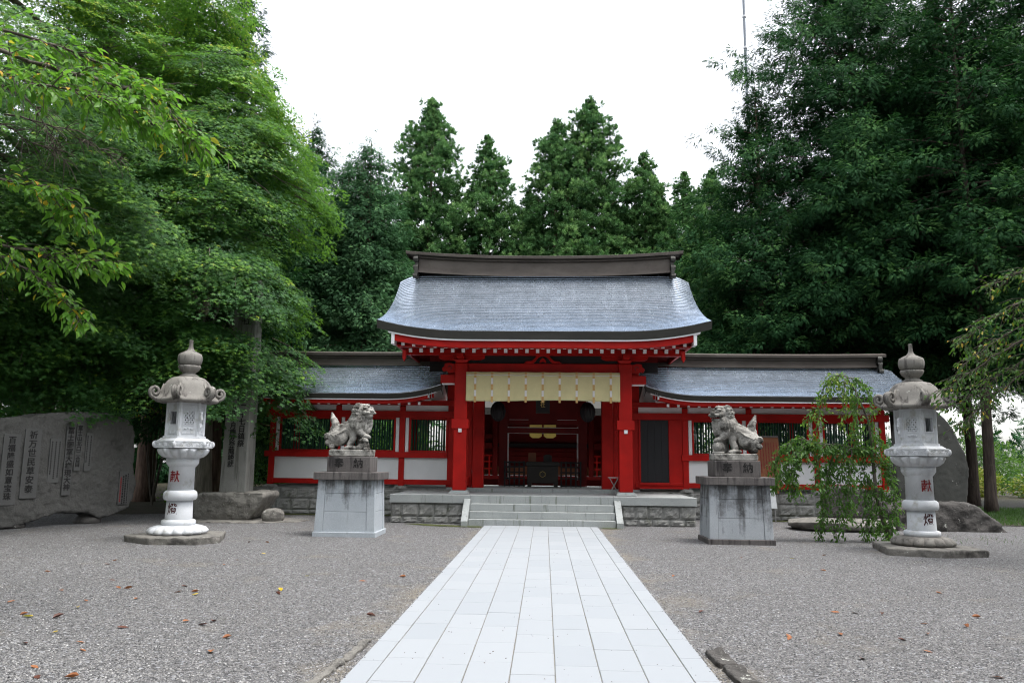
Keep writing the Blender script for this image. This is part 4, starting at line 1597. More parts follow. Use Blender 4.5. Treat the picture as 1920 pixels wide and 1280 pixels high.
def lantern(loc, rot, label, flip):
    t = Thing('stone_lantern', label, 'stone lantern', (0, 0, 0), 'stone lanterns')
    # lotus base
    NP = 16
    def pet(r, z, th, i):
        k = abs(math.sin(th * NP / 2))
        if i in (1, 2, 3):
            return r * (.84 + .18 * k ** .5), z - (.04 * (1 - k) if i == 2 else 0)
        return r, z
    mb = MB()
    mb.lathe([(.50, .0), (.585, .02), (.60, .07), (.54, .125), (.44, .155), (.34, .165)], 128, (0, 0, .125), pet)
    t.part('lotus_base', mb, M['lroof'] if flip else M['lantern'], smooth=True)
    mb = MB()
    mb.lathe([(.30, .285), (.335, .295), (.345, .335), (.335, .38), (.30, .395)], 40)
    t.part('foot_ring', mb, M['lantern'], smooth=True)
    mb = MB()
    mb.lathe([(.27, .39), (.272, .41), (.262, .76)], 40)
    t.part('lower_shaft', mb, M['lantern'], smooth=True)
    mb = MB()
    mb.lathe([(.275, .755), (.315, .765), (.338, .80), (.34, .85), (.33, .905), (.30, .935), (.27, .945)], 40)
    t.part('shaft_ring', mb, M['lantern'], smooth=True)
    mb = MB()
    mb.lathe([(.262, .94), (.258, 1.38), (.29, 1.41), (.325, 1.46), (.33, 1.54), (.31, 1.56)], 40)
    t.part('upper_shaft', mb, M['lantern'], smooth=True)
    mb = MB()
    def pet2(r, z, th, i):
        k = abs(math.sin(th * 8))
        if i in (1, 2, 3):
            return r * (.88 + .13 * k ** .5), z
        return r, z
    mb.lathe([(.32, 1.55), (.40, 1.575), (.475, 1.63), (.515, 1.70), (.51, 1.735), (.46, 1.745)], 96, (0, 0, 0), pet2)
    t.part('lotus_bowl', mb, M['lantern'], smooth=True)
    mb = MB()
    def hexslab(mb, r0, z0, r1, z1):
        mb.prism([(k,) for k in range(6)], lambda k: hexpt(r0, k, z0), lambda k: hexpt(r1, k, z1))
    hexslab(mb, .585, 1.748, .59, 1.885)
    pl = t.part('hex_platform', mb, M['lantern'], .008, norm=True)
    mb = MB()
    hexslab(mb, .55, 1.887, .47, 1.935)
    hexslab(mb, .44, 1.936, .435, 1.975)
    t.part('hex_step', mb, M['lantern'], .005, norm=True)
    # carved wave band on the platform
    mb = MB()
    for k in range(6):
        a, b = hexpt(.588, k, 0), hexpt(.588, k + 1, 0)
        d = (b - a).normalized()
        n_ = Vector((d.y, -d.x, 0))
        for j in range(3):
            c = a + (b - a) * ((j + .5) / 3) + Vector((0, 0, 1.78))
            for rr in (.075, .05, .025):
                mb.tube([c + d * rr * math.cos(x) + Vector((0, 0, rr * math.sin(x))) + n_ * .002 for x in [i * math.pi / 8 for i in range(9)]], .010, 5)
        for z in (1.763, 1.872):
            mb.bar(a + Vector((0, 0, z)), b + Vector((0, 0, z)), .02, .016)
        p = hexpt(.60, k, 1.82)
        mb.ball(p, (.035, .035, .055), None, 8, 6)
    t.part('wave_band', mb, M['lantern'], parent=pl)
    # firebox with windows and lattices
    r = .385
    zb, zt = 1.977, 2.62
    mb = MB()
    for k in range(6):
        p = hexpt(r - .02, k, 0)
        mb.tube([p + Vector((0, 0, zb)), p + Vector((0, 0, zt))], .042, 6)
    fbx = t.part('firebox', mb, M['lantern'])
    for k in range(6):
        a, b = hexpt(r, k, 0), hexpt(r, k + 1, 0)
        d = (b - a).normalized()
        n_ = Vector((d.y, -d.x, 0)).normalized()
        Lf = (b - a).length
        def W(u, z, dep=0.0):
            return a + d * u + n_ * dep + Vector((0, 0, z))
        def slab(mb, u0, u1, z0, z1, d0, d1):
            mb.hexa([W(u0, z0, d1), W(u1, z0, d1), W(u1, z0, d0), W(u0, z0, d0), W(u0, z1, d1), W(u1, z1, d1), W(u1, z1, d0), W(u0, z1, d0)])
        mb = MB()
        win = (k % 2 == 1) != flip
        u0, u1, z0, z1 = (.09, Lf - .09, 2.20, 2.45)
        slab(mb, .02, u0, zb, zt, -.06, -.005)
        slab(mb, u1, Lf - .02, zb, zt, -.06, -.005)
        slab(mb, u0, u1, zb, z0, -.06, -.007)
        slab(mb, u0, u1, z1, zt, -.06, -.007)
        for (ua, ub, za, zc) in ((.06, .15, 2.02, 2.07), (.16, Lf - .16, 2.02, 2.05), (Lf - .15, Lf - .06, 2.02, 2.07), (.07, .17, 2.54, 2.57), (Lf - .17, Lf - .07, 2.54, 2.57)):
            slab(mb, ua, ub, za, zc, -.006, .004)
        slab(mb, u0 - .02, u0, z0 - .02, z1 + .02, -.006, .006)
        slab(mb, u1, u1 + .02, z0 - .02, z1 + .02, -.006, .006)
        slab(mb, u0, u1, z1, z1 + .02, -.006, .006)
        slab(mb, u0, u1, z0 - .02, z0, -.006, .006)
        t.part('window_face' if win else 'lattice_face', mb, M['lantern'], .002, parent=fbx)
        if not win:
            mb = MB()
            n = 3
            wu, wz = (u1 - u0) / n, (z1 - z0) / n
            for i in range(-n, n + 1):
                for sgn in (1, -1):
                    pts = []
                    for j in range(n + 1):
                        u = u0 + wu * j
                        z = z0 + wz * (i + j) if sgn > 0 else z1 - wz * (i + j)
                        if z0 - 1e-6 <= z <= z1 + 1e-6:
                            pts.append(W(u, z, -.03))
                    if len(pts) > 1:
                        mb.bar(pts[0], pts[-1], .026, .03, n_)
            mb2 = [mb]
            t.part('lattice', mb, M['lantern'], parent=fbx)
            mb = MB()
            c = (u0 + u1) / 2
            for j in range(3):
                mb.ball(W(c - .06 + j * .06, 2.12 + .008 * (j % 2), -.004), (.035, .035, .022), None, 8, 6)
            t.part('cloud_carving', mb, M['lantern'], parent=fbx)
        if k in (1, 4):   # cloud-shaped side handles
            pass
    for k in (2, 5):
        p0 = (hexpt(r, k, 0) + hexpt(r, k + 1, 0)) / 2
        p0 = hexpt(r, k if not flip else k + 1, 0)
        d = p0.normalized()
        s = Vector((-d.y, d.x, 0))
        pr = [(0, 2.06), (.05, 2.07), (.10, 2.15), (.085, 2.22), (.125, 2.29), (.10, 2.36), (.11, 2.43), (.05, 2.47), (0, 2.44)]
        mb = MB()
        mb.prism(pr, lambda a_, z: p0 * .96 + d * a_ + s * .03 + Vector((0, 0, z)), lambda a_, z: p0 * .96 + d * a_ - s * .03 + Vector((0, 0, z)))
        t.part('cloud_handle', mb, M['lantern'], .01, norm=True, parent=fbx)
    mb = MB()
    hexslab(mb, .33, zb - .001, .33, zb + .002)
    hexslab(mb, .36, zt - .004, .36, zt + .02)
    t.part('inner_floor', mb, M['lroof'], parent=fbx, norm=True)
    # hexagonal roof with scrolled corners
    n = 72
    prof = [(.10, 3.14), (.24, 3.135), (.33, 3.11), (.41, 3.05), (.47, 2.97), (.51, 2.89), (.55, 2.81), (.60, 2.745), (.65, 2.71), (.665, 2.68), (.65, 2.645), (.56, 2.625), (.42, 2.62)]
    def hexmod(r_, z, th, i):
        q = (math.degrees(th) % 60) - 30
        h = math.cos(R(30)) / math.cos(R(q))   # 0.866 at mid-face .. 1 at the corner
        w = min(1, max(0, (r_ - .2) / .4))
        hh = 1 + (h - 1) * w
        c = max(0, (h - .90) / .10) ** 2
        zz = z + (.05 * c - .015 * (1 - c)) * (w if i > 5 else 0)
        return r_ * hh * 1.03, zz
    mb = MB()
    mb.lathe(prof, n, (0, 0, 0), hexmod)
    rf = t.part('roof', mb, M['lroof'], smooth=True)
    for k in range(6):
        d = hexpt(1, k, 0)
        s = Vector((-d.y, d.x, 0))
        mb = MB()
        c = d * .66 + Vector((0, 0, 2.82))
        for off in (-.045, 0, .045):
            sp = [d * .58 + Vector((0, 0, 2.70)) + s * off, d * .64 + Vector((0, 0, 2.685)) + s * off]
            for i in range(17):
                th = R(-80) + i * R(32)
                rr = .112 * (1 - i / 22)
                sp.append(c + d * rr * math.cos(th) + Vector((0, 0, rr * math.sin(th))) + s * off)
            mb.tube(sp, .034, 7)
        mb.tube([d * .47 * 1.03 + Vector((0, 0, 2.98)), d * .53 + Vector((0, 0, 2.86)), d * .60 + Vector((0, 0, 2.765)), d * .66 + Vector((0, 0, 2.74))], .022, 6)
        t.part('roof_scroll', mb, M['lroof'], smooth=True, parent=rf)
    mb = MB()
    mb.lathe([(.19, 3.13), (.20, 3.16), (.13, 3.20), (.14, 3.225), (.20, 3.27), (.232, 3.33), (.228, 3.36), (.20, 3.365)], 64, (0, 0, 0), lambda r_, z, th, i: (r_ * (.93 + .08 * abs(math.sin(th * 4)) ** .6), z) if i in (4, 5, 6) else (r_, z))
    fi = t.part('finial_lotus', mb, M['lroof'], smooth=True)
    mb = MB()
    mb.lathe([(.19, 3.362), (.235, 3.40), (.252, 3.47), (.25, 3.54), (.23, 3.59), (.16, 3.625), (.085, 3.66), (.055, 3.70), (.04, 3.76), (.038, 3.85), (.043, 3.865), (.02, 3.875)], 40)
    t.part('finial_jewel', mb, M['lroof'], smooth=True)
    # painted characters on the shaft, facing the visitor
    a = R(-90) - rot + (R(7) if flip else R(-8))
    rad = Vector((math.cos(a), math.sin(a), 0))
    tan = Vector((-rad.y, rad.x, 0))
    for ch, z, m_, rr in (('献', 1.31, M['inkred'], .262), ('燈', .70, M['inkdark'], .266)):
        me = text_mesh(ch, .23, .0, .003)
        for v in me.vertices:   # wrap onto the round shaft
            x, y = v.co.x, v.co.y
            b = x / rr
            p = rad * (rr + .004) * math.cos(b) + tan * (rr + .004) * math.sin(b)
            v.co = Vector((p.x, p.y, z + y))
        link('inscription', me, m_, t.e)
    t.e.location = loc
    t.e.scale = (.91, .91, 1)
    t.e.rotation_euler = (0, 0, rot)
    return t
lantern((-6.97, -4.15, 0), R(36), 'tall pale stone lantern left of the path with clean white base petals', False)
lantern((7.05, -4.12, 0), R(24), 'tall stone lantern right of the path with stained petals and yellowish finial', True)

def stone_from(poly_mb, voxel, amp, seed, s1=2.5, s2=8, pre=2):
    return remesh(poly_mb, voxel, lambda p: amp * fnoise(p, s1, seed) + amp * .5 * fnoise(p, s2, seed + 3) + amp * .2 * fnoise(p, 25, seed), True, pre)
def plinth(poly, h, name, label, origin, seed, group=None, mat='plinth'):
    mb = MB()
    mb.prism(poly, lambda a, b: (a, b, -.06), lambda a, b: (a, b, h))
    fm = mb.mesh('x')
    fix_normals(fm)
    me = remesh(fm, .03, lambda p: .022 * fnoise(p, 4, seed) + .016 * fnoise(p, 11, seed) if p.z < h - .012 else .004 * fnoise(p, 5, seed), True, 1)
    return solo(name, label, 'stone', shift(me, origin), M[mat], origin, group=group)
plinth([(-7.85, -4.5), (-7.1, -5.0), (-6.25, -4.92), (-6.0, -4.5), (-6.3, -3.5), (-7.5, -3.4)], .125, 'plinth_stone', 'flat irregular stone under the left lantern', (-6.97, -4.15, 0), 3, 'plinth stones under the lanterns')
plinth([(6.15, -4.75), (7.0, -5.08), (7.85, -4.85), (7.88, -4.2), (7.45, -3.4), (6.4, -3.45)], .125, 'plinth_stone', 'flat irregular dark-edged stone under the right lantern', (7.05, -4.12, 0), 8, 'plinth stones under the lanterns')

# ================================================================== monuments
def boulder(name, label, c, r, seed, mat, amp=.12, cat='boulder', flat=None):
    bm = bmesh.new()
    bmesh.ops.create_icosphere(bm, subdivisions=5, radius=1)
    for v in bm.verts:
        p = v.co
        k = 1 + amp * 1.6 * fnoise(p, 1.3, seed) + amp * .6 * fnoise(p, 3.5, seed) + amp * .15 * fnoise(p, 10, seed)
        q = Vector((math.copysign(abs(p.x) ** .8, p.x), math.copysign(abs(p.y) ** .8, p.y), math.copysign(abs(p.z) ** .7, p.z)))
        v.co = Vector((q.x * r[0] * k, q.y * r[1] * k, q.z * r[2] * k))
        if flat is not None and v.co.z > flat:
            v.co.z = flat + (v.co.z - flat) * .1
    me = bpy.data.meshes.new(name)
    bm.to_mesh(me)
    bm.free()
    me.polygons.foreach_set('use_smooth', [True] * len(me.polygons))
    return solo(name, label, cat, me, M[mat], c)
# big inscribed stone at left
A0 = Vector((-11.4, -2.5, 0))
D0 = Vector((.46032, .88775, 0))
N0 = Vector((D0.y, -D0.x, 0))
outl = [(-2.2, .0), (-.9, -.05), (0.0, .03), (.23, .06), (.65, .2), (1.08, .30), (1.72, .25), (2.0, .12), (2.3, .16), (2.73, .33), (2.86, .62), (2.9, .95), (2.80, 1.25), (2.80, 1.8), (2.74, 2.3), (2.55, 2.46), (2.32, 2.53), (1.96, 2.61), (1.43, 2.6), (.8, 2.54), (.11, 2.42), (-1.0, 2.3), (-2.0, 2.2), (-2.4, 1.2)]
mb = MB()
mb.prism(outl, lambda a, b: A0 + D0 * a + Vector((0, 0, b)), lambda a, b: A0 + D0 * a - N0 * .6 + Vector((0, 0, b)))
fm = mb.mesh('x'); fix_normals(fm)
big = Thing('inscribed_monument', 'huge hewn stone slab with black vertical inscriptions in deep shade at left', 'monument', A0)
bst = remesh(fm, .04, lambda p: .03 * fnoise(p, 3, 1) + .02 * fnoise(p, 12, 2) + .012 * fnoise(p, 30, 4), True, 0)
big.part('slab', shift(bst, A0), M['bigst'])
mb = MB()
for s_ in (-1.6, .15, 1.9):
    p = A0 + D0 * s_ - N0 * .3
    mb.ball((p.x, p.y, .05), (.3, .3, .16))
big.each('support_stone', mb, M['drock'], smooth=True)
def on_big(s_, z, out=.03):
    return A0 + D0 * s_ + N0 * out + Vector((0, 0, z)) - big.o
cols = [(-.16, 1.97, '百福隆盛如意宝珠', .165, M['ink'], .36), (.28, 2.10, '祈万世民草安泰', .185, M['ink'], .36), (1.12, 2.22, '冨士御室大権現大神', .165, M['ink'], .2), (1.33, 2.27, '富士山北口二合目', .125, M['ink'], .15)]
for s_, z, txt, size, m_, pw in cols:
    n = len(txt)
    hgt = {'百': 1.40, '祈': 1.40, '冨': 1.48, '富': .98}[txt[0]]
    mb = MB()
    a, b = s_ - pw / 2, s_ + pw / 2
    mb.hexa([on_big(a, z - hgt - .06, -.02), on_big(b, z - hgt - .06, -.02), on_big(b, z + .05, -.02), on_big(a, z + .05, -.02), on_big(a, z - hgt - .06, .032), on_big(b, z - hgt - .06, .032), on_big(b, z + .05, .032), on_big(a, z + .05, .032)])
    mb.v = [tuple(Vector(v) + big.o) for v in mb.v]
    pn = big.part('text_panel', mb, M['panelst'], .006, norm=True)
    put_text(pn, txt, size, m_, face_mtx(on_big(s_, z, .036), D0, (0, 0, 1)), .003, .003, True, hgt / n / size * .98)
for s_, z, n, h, w_ in ((.80, 1.92, 3, .95, .26), (1.58, 2.07, 2, .85, .16)):
    mb = MB()
    mb.hexa([on_big(s_ - w_ / 2, z - h, -.02), on_big(s_ + w_ / 2, z - h, -.02), on_big(s_ + w_ / 2, z + .04, -.02), on_big(s_ - w_ / 2, z + .04, -.02), on_big(s_ - w_ / 2, z - h, .030), on_big(s_ + w_ / 2, z - h, .030), on_big(s_ + w_ / 2, z + .04, .030), on_big(s_ - w_ / 2, z + .04, .030)])
    mb.v = [tuple(Vector(v) + big.o) for v in mb.v]
    pn = big.part('text_panel', mb, M['panelst'], .006, norm=True)
    mb = MB()
    q = random.Random(int(s_ * 100))
    for c in range(n):
        x = s_ + w_ / 2 - .045 - c * (w_ - .07) / max(1, n - 1) * .9
        zz = z - .03
        while zz > z - h * q.uniform(.75, .95):
            l_ = q.uniform(.02, .035)
            mb.hexa([on_big(x - .013, zz - l_, .028), on_big(x + .013, zz - l_, .028), on_big(x + .013, zz, .028), on_big(x - .013, zz, .028), on_big(x - .013, zz - l_, .034), on_big(x + .013, zz - l_, .034), on_big(x + .013, zz, .034), on_big(x - .013, zz, .034)])
            zz -= l_ + .014
    mb.v = [tuple(Vector(v) + big.o) for v in mb.v]
    big.part('small_writing', mb, M['ink'], parent=pn)
mb = MB()
a, b, z0, z1 = 2.42, 2.69, .42, 1.21
mb.hexa([on_big(a, z0, -.02), on_big(b, z0, -.02), on_big(b, z1, -.02), on_big(a, z1, -.02), on_big(a, z0, .036), on_big(b, z0, .036), on_big(b, z1, .036), on_big(a, z1, .036)])
mb.v = [tuple(Vector(v) + big.o) for v in mb.v]
pn = big.part('donor_panel', mb, M['panelst'], .006, norm=True, label='pale donor panel at the right end')
q = random.Random(9)
for c in range(4):
    mb = MB()
    x = b - .045 - c * .06
    zz = z1 - .05 - .03 * c
    while zz > z0 + .05:
        l_ = q.uniform(.025, .06)
        w_ = .010 if c == 0 else .017
        mb.hexa([on_big(x - w_, zz - l_, .034), on_big(x + w_, zz - l_, .034), on_big(x + w_, zz, .034), on_big(x - w_, zz, .034), on_big(x - w_, zz - l_, .040), on_big(x + w_, zz - l_, .040), on_big(x + w_, zz, .040), on_big(x - w_, zz, .040)])
        zz -= l_ + .012
    mb.v = [tuple(Vector(v) + big.o) for v in mb.v]
    big.part('small_writing', mb, M['inkred'] if c == 3 else M['ink'], parent=pn)

# obelisk on its boulder
mb = MB()
pr = [(-8.75, .05), (-8.80, .5), (-8.65, .66), (-7.3, .72), (-6.98, .70), (-6.95, .60), (-7.1, .35), (-7.25, .12), (-7.4, .0), (-8.6, -.05)]
mb.prism(pr, lambda a, b: (a, .42 + .25 * max(0, .45 - b), b), lambda a, b: (a, 1.55, b))
fm = mb.mesh('x'); fix_normals(fm)
me = remesh(fm, .035, lambda p: .05 * fnoise(p, 1.6, 4) + .03 * fnoise(p, 6, 2) + .01 * fnoise(p, 20, 2), True, 3)
solo('base_boulder', 'broad flat-topped boulder carrying the tall inscribed pillar', 'boulder', shift(me, (-7.9, .9, 0)), M['rock'], (-7.9, .9, 0))
obk = Thing('inscribed_pillar', 'tall grey square stone pillar with black writing among the maple leaves', 'monument', (-7.95, 1.2, .7))
mb = MB()
mb.hexa([(-8.30, .88, .68), (-7.62, .88, .68), (-7.60, 1.42, .68), (-8.28, 1.42, .68), (-8.20, .92, 6.3), (-7.62, .92, 6.3), (-7.60, 1.34, 6.3), (-8.18, 1.34, 6.3)])
obk.part('shaft', mb, M['obel'], .02)
up = Vector((.05, .04, 5.6)).normalized()
for x, z, txt, size, gap in ((-7.85, 5.75, '富士御室浅間神社', .26, 1.02), (-7.80, 2.95, '二十七日鎮祭', .19, .98), (-8.03, 2.95, '九年十月慶友登龍竣就', .17, .96), (-7.86, 4.35, '鎮座勅許口傳', .24, 1.0)):
    if txt.startswith('富士御室浅'):
        txt = '神社'
        z = 5.55
    y = .88 + .04 * (z - .7) / 5.6
    put_text(obk.e, txt, size, M['ink'], face_mtx(Vector((x, y - .006, z)) - obk.o, (1, 0, 0), up), .004, .003, True, gap)
boulder('round_stone', 'small rounded pale stone beside the broad boulder', (-6.70, .42, .14), (.26, .24, .19), 5, 'plinth', .08, 'stone')
plinth([(-9.2, -.25), (-7.0, -.12), (-6.1, .35), (-5.9, .9), (-6.6, 1.4), (-9.3, 1.6)], .03, 'ground_slab', 'thin stone slab edging under the broad boulder', (-7.7, .5, 0), 15, None, 'plinth')

# stele at right
mb = MB()
pr = [(9.15, .55), (9.05, 1.5), (9.2, 2.6), (9.6, 3.02), (9.95, 3.06), (10.22, 2.96), (10.42, 2.75), (10.60, 2.50), (10.75, 2.1), (10.86, 1.86), (10.92, 1.5), (10.85, .95), (10.78, .55)]
mb.prism(pr, lambda a, b: (a, 1.5, b), lambda a, b: (a, 1.85, b))
fm = mb.mesh('x'); fix_normals(fm)
st_ = Thing('inscribed_stele', 'dark slate stele with carved column behind the right lantern', 'monument', (9.98, 1.6, .55))
me = remesh(fm, .03, lambda p: .012 * fnoise(p, 2.5, 4) + .004 * fnoise(p, 9, 2), True, 3)
st_.part('slab', shift(me, st_.o), M['stele'])
put_text(st_.e, '富士道公歌彰碑', .31, M['ink'], face_mtx(Vector((9.86, 1.478, 2.80)) - st_.o, (1, 0, 0), (0, 0, 1)), .006, .006, True, .93)
mb = MB()
pr = [(8.6, -.1), (8.7, .5), (9.2, .66), (10.3, .68), (10.62, .56), (10.85, .38), (11.05, .16), (11.25, -.1)]
mb.prism(pr, lambda a, b: (a, .55 + .5 * max(0, .5 - b) * -.3, b), lambda a, b: (a, 2.3, b))
fm = mb.mesh('x'); fix_normals(fm)
me = remesh(fm, .04, lambda p: .07 * fnoise(p, 1.6, 14) + .05 * fnoise(p, 5, 2) + .02 * fnoise(p, 16, 2), True, 3)
solo('dark_boulder', 'dark lichen-spotted boulder under the slate stele', 'boulder', shift(me, (9.9, 1.4, 0)), M['drock'], (9.9, 1.4, 0))
# dark standing stone behind the weeping cherry
mb = MB()
pr = [(6.95, .28), (6.98, .8), (7.1, 1.02), (7.5, 1.06), (7.95, .98), (8.15, .7), (8.2, .28)]
mb.prism(pr, lambda a, b: (a, .55, b), lambda a, b: (a, .95, b))
fm = mb.mesh('x'); fix_normals(fm)
me = remesh(fm, .03, lambda p: .02 * fnoise(p, 3, 24) + .012 * fnoise(p, 9, 2), True, 2)
solo('dark_stone', 'black standing stone half hidden behind the weeping cherry', 'monument', shift(me, (7.5, .7, .28)), M['drock'], (7.5, .7, .28))
boulder('flat_rock', 'low flat grey rock under the black standing stone', (7.3, .55, .13), (1.25, .75, .17), 31, 'rock', .10, 'boulder', .15)
# kerb stones at the front
for i, (p, q_, lab) in enumerate((((-1.50, -12.15), (-1.52, -12.85), 'dark kerb stone at the left edge of the path, farther one'), ((-1.54, -12.9), (-1.60, -13.7), 'dark kerb stone at the left edge of the path, nearer one'),
                             ((1.49, -12.30), (1.51, -12.80), 'short rough kerb stone at the right edge of the path'), ((1.52, -12.84), (1.56, -13.6), 'longer rough kerb stone at the lower right edge of the path'))):
    mb = MB()
    w_ = .04 if i < 2 else .075
    mb.bar((p[0], p[1], .0), (q_[0], q_[1], .0), w_ * 2, .05 if i < 2 else .085)
    me = remesh(mb, .012, lambda v: .022 * fnoise(v, 7, i) + .012 * fnoise(v, 22, i), True, 2)
    o_ = Vector((p[0], p[1], 0))
    solo('kerb_stone', lab, 'kerb stone', shift(me, o_), M['drock'] if i > 1 else M['plinth'], o_, group='kerb stones along the path')
# telecom pole above the trees
tp = Thing('antenna_mast', 'thin grey lattice-free mast rising above the right trees', 'mast', (11.95, 25, 0))
tp.e['label'] = 'thin pale grey mast rising above the trees right of centre'
mb = MB()
mb.tube([(11.95, 25, 0), (11.9, 25, 32)], [.12, .075], 8)
tp.part('pole', mb, m_flat('galvanised steel', (.20, .22, .25), .6, .1))
mb = MB()
for z in (22, 24, 26, 28, 30):
    mb.tube([(11.92, 25, z), (11.92, 25, z + .12)], [.13, .13], 8)
tp.each('collar', mb, M['steel'])

# fallen leaves: one object each
q = random.Random(21)
def leaf_mesh(curl, seed):
    mb = MB()
    z = lambda x, y: .006 + curl * (abs(y) * .9 + (x - .5) ** 2 * 1.2) * .014
    P = [(0, 0), (.25, .2), (.6, .22), (1, 0), (.6, -.22), (.25, -.2), (.45, 0)]
    P = [((x - .5) * .075, y * .08, z(x, y * 4)) for x, y in P]
    mb.v = P
    mb.f = [(0, 6, 1), (1, 6, 2), (2, 6, 3), (3, 6, 4), (4, 6, 5), (5, 6, 0)]
    return mb.mesh('fallen_leaf')
kinds = []
for nm, mt, lab in (('y', 'leafy', 'bright yellow fallen leaf lying on the gravel'), ('o', 'leafo', 'orange-brown fallen leaf lying on the gravel'), ('b', 'leafb', 'dark brown curled fallen leaf lying on the gravel')):
    ms = [leaf_mesh(c, c) for c in (.4, 1.0, 1.8)]
    for m_ in ms:
        m_.materials.append(M[mt])
    kinds.append((ms, lab))
def drop_leaf(x, y, k, sc=1.0):
    ms, lab = kinds[k]
    o_ = bpy.data.objects.new('fallen_leaf', q.choice(ms))
    COL.objects.link(o_)
    o_.location = (x, y, .0 if abs(x + .02) > 1.38 else .031)
    o_.rotation_euler = (q.uniform(-.25, .25), q.uniform(-.25, .25), q.uniform(0, 6.28))
    o_.scale = (sc, sc, sc)
    tag(o_, lab, 'leaf', 'fallen leaves')
LV = [(-4.85, -10.92, 0), (-5.05, -11.43, 0), (-4.38, -12.05, 0), (-3.16, -8.42, 0), (-3.14, -9.57, 0), (-4.61, -6.04, 0), (-4.0, -10.0, 0), (-4.38, -9.46, 2), (-5.5, -9.08, 2), (-4.96, -9.69, 1), (-5.67, -9.89, 1), (-5.01, -10.5, 1), (-4.52, -10.34, 1), (-4.27, -9.85, 1), (-4.08, -9.83, 1), (-2.76, -12.13, 1), (-2.68, -12.65, 1), (-3.75, -12.68, 1), (-3.8, -13.22, 1), (-3.6, -13.49, 2), (-3.17, -11.45, 2), (-3.2, -11.63, 2), (-3.88, -11.81, 2), (-4.36, -12.5, 2), (-4.75, -11.4, 2), (-3.07, -9.87, 2), (-4.72, -6.9, 1), (-4.69, -7.46, 1), (-6.39, -7.62, 1), (-6.5, -7.2, 1), (-6.76, -8.45, 1), (-5.12, -9.63, 1), (-3.93, -12.41, 1), (-3.43, -11.48, 1), (-2.31, -8.79, 1), (-1.71, -11.04, 2), (-5.71, -7.03, 2), (-5.49, -4.38, 2), (-5.16, -4.33, 1), (-1.86, -8.36, 1), (-3.35, -13.48, 1), (-5.76, -10.64, 1), (-5.17, -11.3, 1), (1.88, -7.81, 1), (4.24, -6.98, 1), (2.34, -11.57, 1), (2.85, -11.47, 1), (2.31, -11.7, 1), (3.37, -12.09, 1), (4.26, -11.0, 1), (4.63, -10.48, 1), (5.01, -8.9, 1), (3.38, -5.54, 2), (4.24, -5.49, 0), (2.68, -12.41, 2), (3.68, -10.41, 2), (3.9, -10.88, 1), (3.7, -11.39, 1), (3.51, -12.89, 1), (1.75, -10.48, 2), (3.41, -10.37, 2), (3.21, -10.34, 1), (3.34, -11.65, 2), (4.96, -4.95, 1)]
for x, y, k in LV:
    drop_leaf(x, y, k, q.uniform(1.0, 1.5))

# ================================================================== trees
MAPLE_V = [(.0, .0, 0)]
def star():
    pts = []
    for a, r_ in ((-118, .62), (-84, .26), (-56, .92), (-28, .34), (0, 1.0), (28, .34), (56, .92), (84, .26), (118, .62)):
        pts.append((r_ * math.cos(R(a)), r_ * math.sin(R(a)), -.16 * r_ * r_))
    return pts + [(-.16, 0, 0)]
STAR_V = star()
STAR_F = [tuple(range(10))]
LEAF_V = [(0, 0, 0), (.30, -.20, .05), (.65, -.17, .02), (1, 0, -.14), (.65, .17, .02), (.30, .20, .05), (.35, 0, -.02), (.70, 0, -.05)]
LEAF_F = [(0, 1, 6), (1, 2, 7, 6), (2, 3, 7), (0, 6, 5), (6, 7, 4, 5), (7, 3, 4)]
# flat cypress frond: rachis with side branchlets
def frond(n=5):
    v, f = [], []
    for i in range(n):
        t = .06 + .84 * i / n
        L_ = .42 * (1 - .62 * t) * (.6 if i == 0 else 1)
        for sg in (-1, 1):
            b = len(v)
            z0 = -.22 * t * t
            w_ = .045
            tip = (t + L_ * .72, sg * L_ * .72, z0 - .10 * L_ - .05)
            v += [(t - w_, sg * .0, z0), (t + L_ * .45 - w_ * .2, sg * (L_ * .30 + w_), z0 + .01), tip, (t + L_ * .45 + w_, sg * (L_ * .30 - w_), z0 + .01), ]
            f.append((b, b + 1, b + 2, b + 3) if sg > 0 else (b + 3, b + 2, b + 1, b))
    b = len(v)
    v += [(.7, -.05, -.12), (1.05, 0, -.27), (.7, .05, -.12), (.0, .02, 0), (.0, -.02, 0)]
    f += [(b + 4, b, b + 1), (b + 4, b + 1, b + 3), (b + 3, b + 1, b + 2)]
    return v, f
FR_V, FR_F = frond()
# cedar tuft: upward curving blades round a shoot
def tuft(n=13, seed=1):
    q = random.Random(seed)
    v, f = [], []
    for i in range(n):
        a = i * 2.4
        t = i / n
        x0 = .05 + .6 * t
        d = (.55 - .25 * t) * q.uniform(.8, 1.15)
        y, z = math.cos(a) * d, math.sin(a) * d
        x1 = x0 + .42
        b = len(v)
        py, pz = -math.sin(a) * .06, math.cos(a) * .06
        v += [(x0, py * .7, pz * .7), (x0, -py * .7, -pz * .7), (x0 + .22, y * .62 - py * 1.3, z * .62 - pz * 1.3), (x1, y, z), (x0 + .22, y * .62 + py * 1.3, z * .62 + pz * 1.3)]
        f.append((b, b + 1, b + 2, b + 3, b + 4))
    return v, f
TU_V, TU_F = tuft()

def limb_curve(p0, p1, bend, n=7):
    p0, p1 = Vector(p0), Vector(p1)
    out = []
    for i in range(n):
        t = i / (n - 1)
        w_ = 4 * t * (1 - t)
        out.append(p0.lerp(p1, t) + Vector(bend) * w_ + Vector((fnoise((p0.x + t * 3, p1.y, 1), .8), fnoise((p1.x, p0.y + t * 3, 4), .8), 0)) * .25 * w_)
    return out

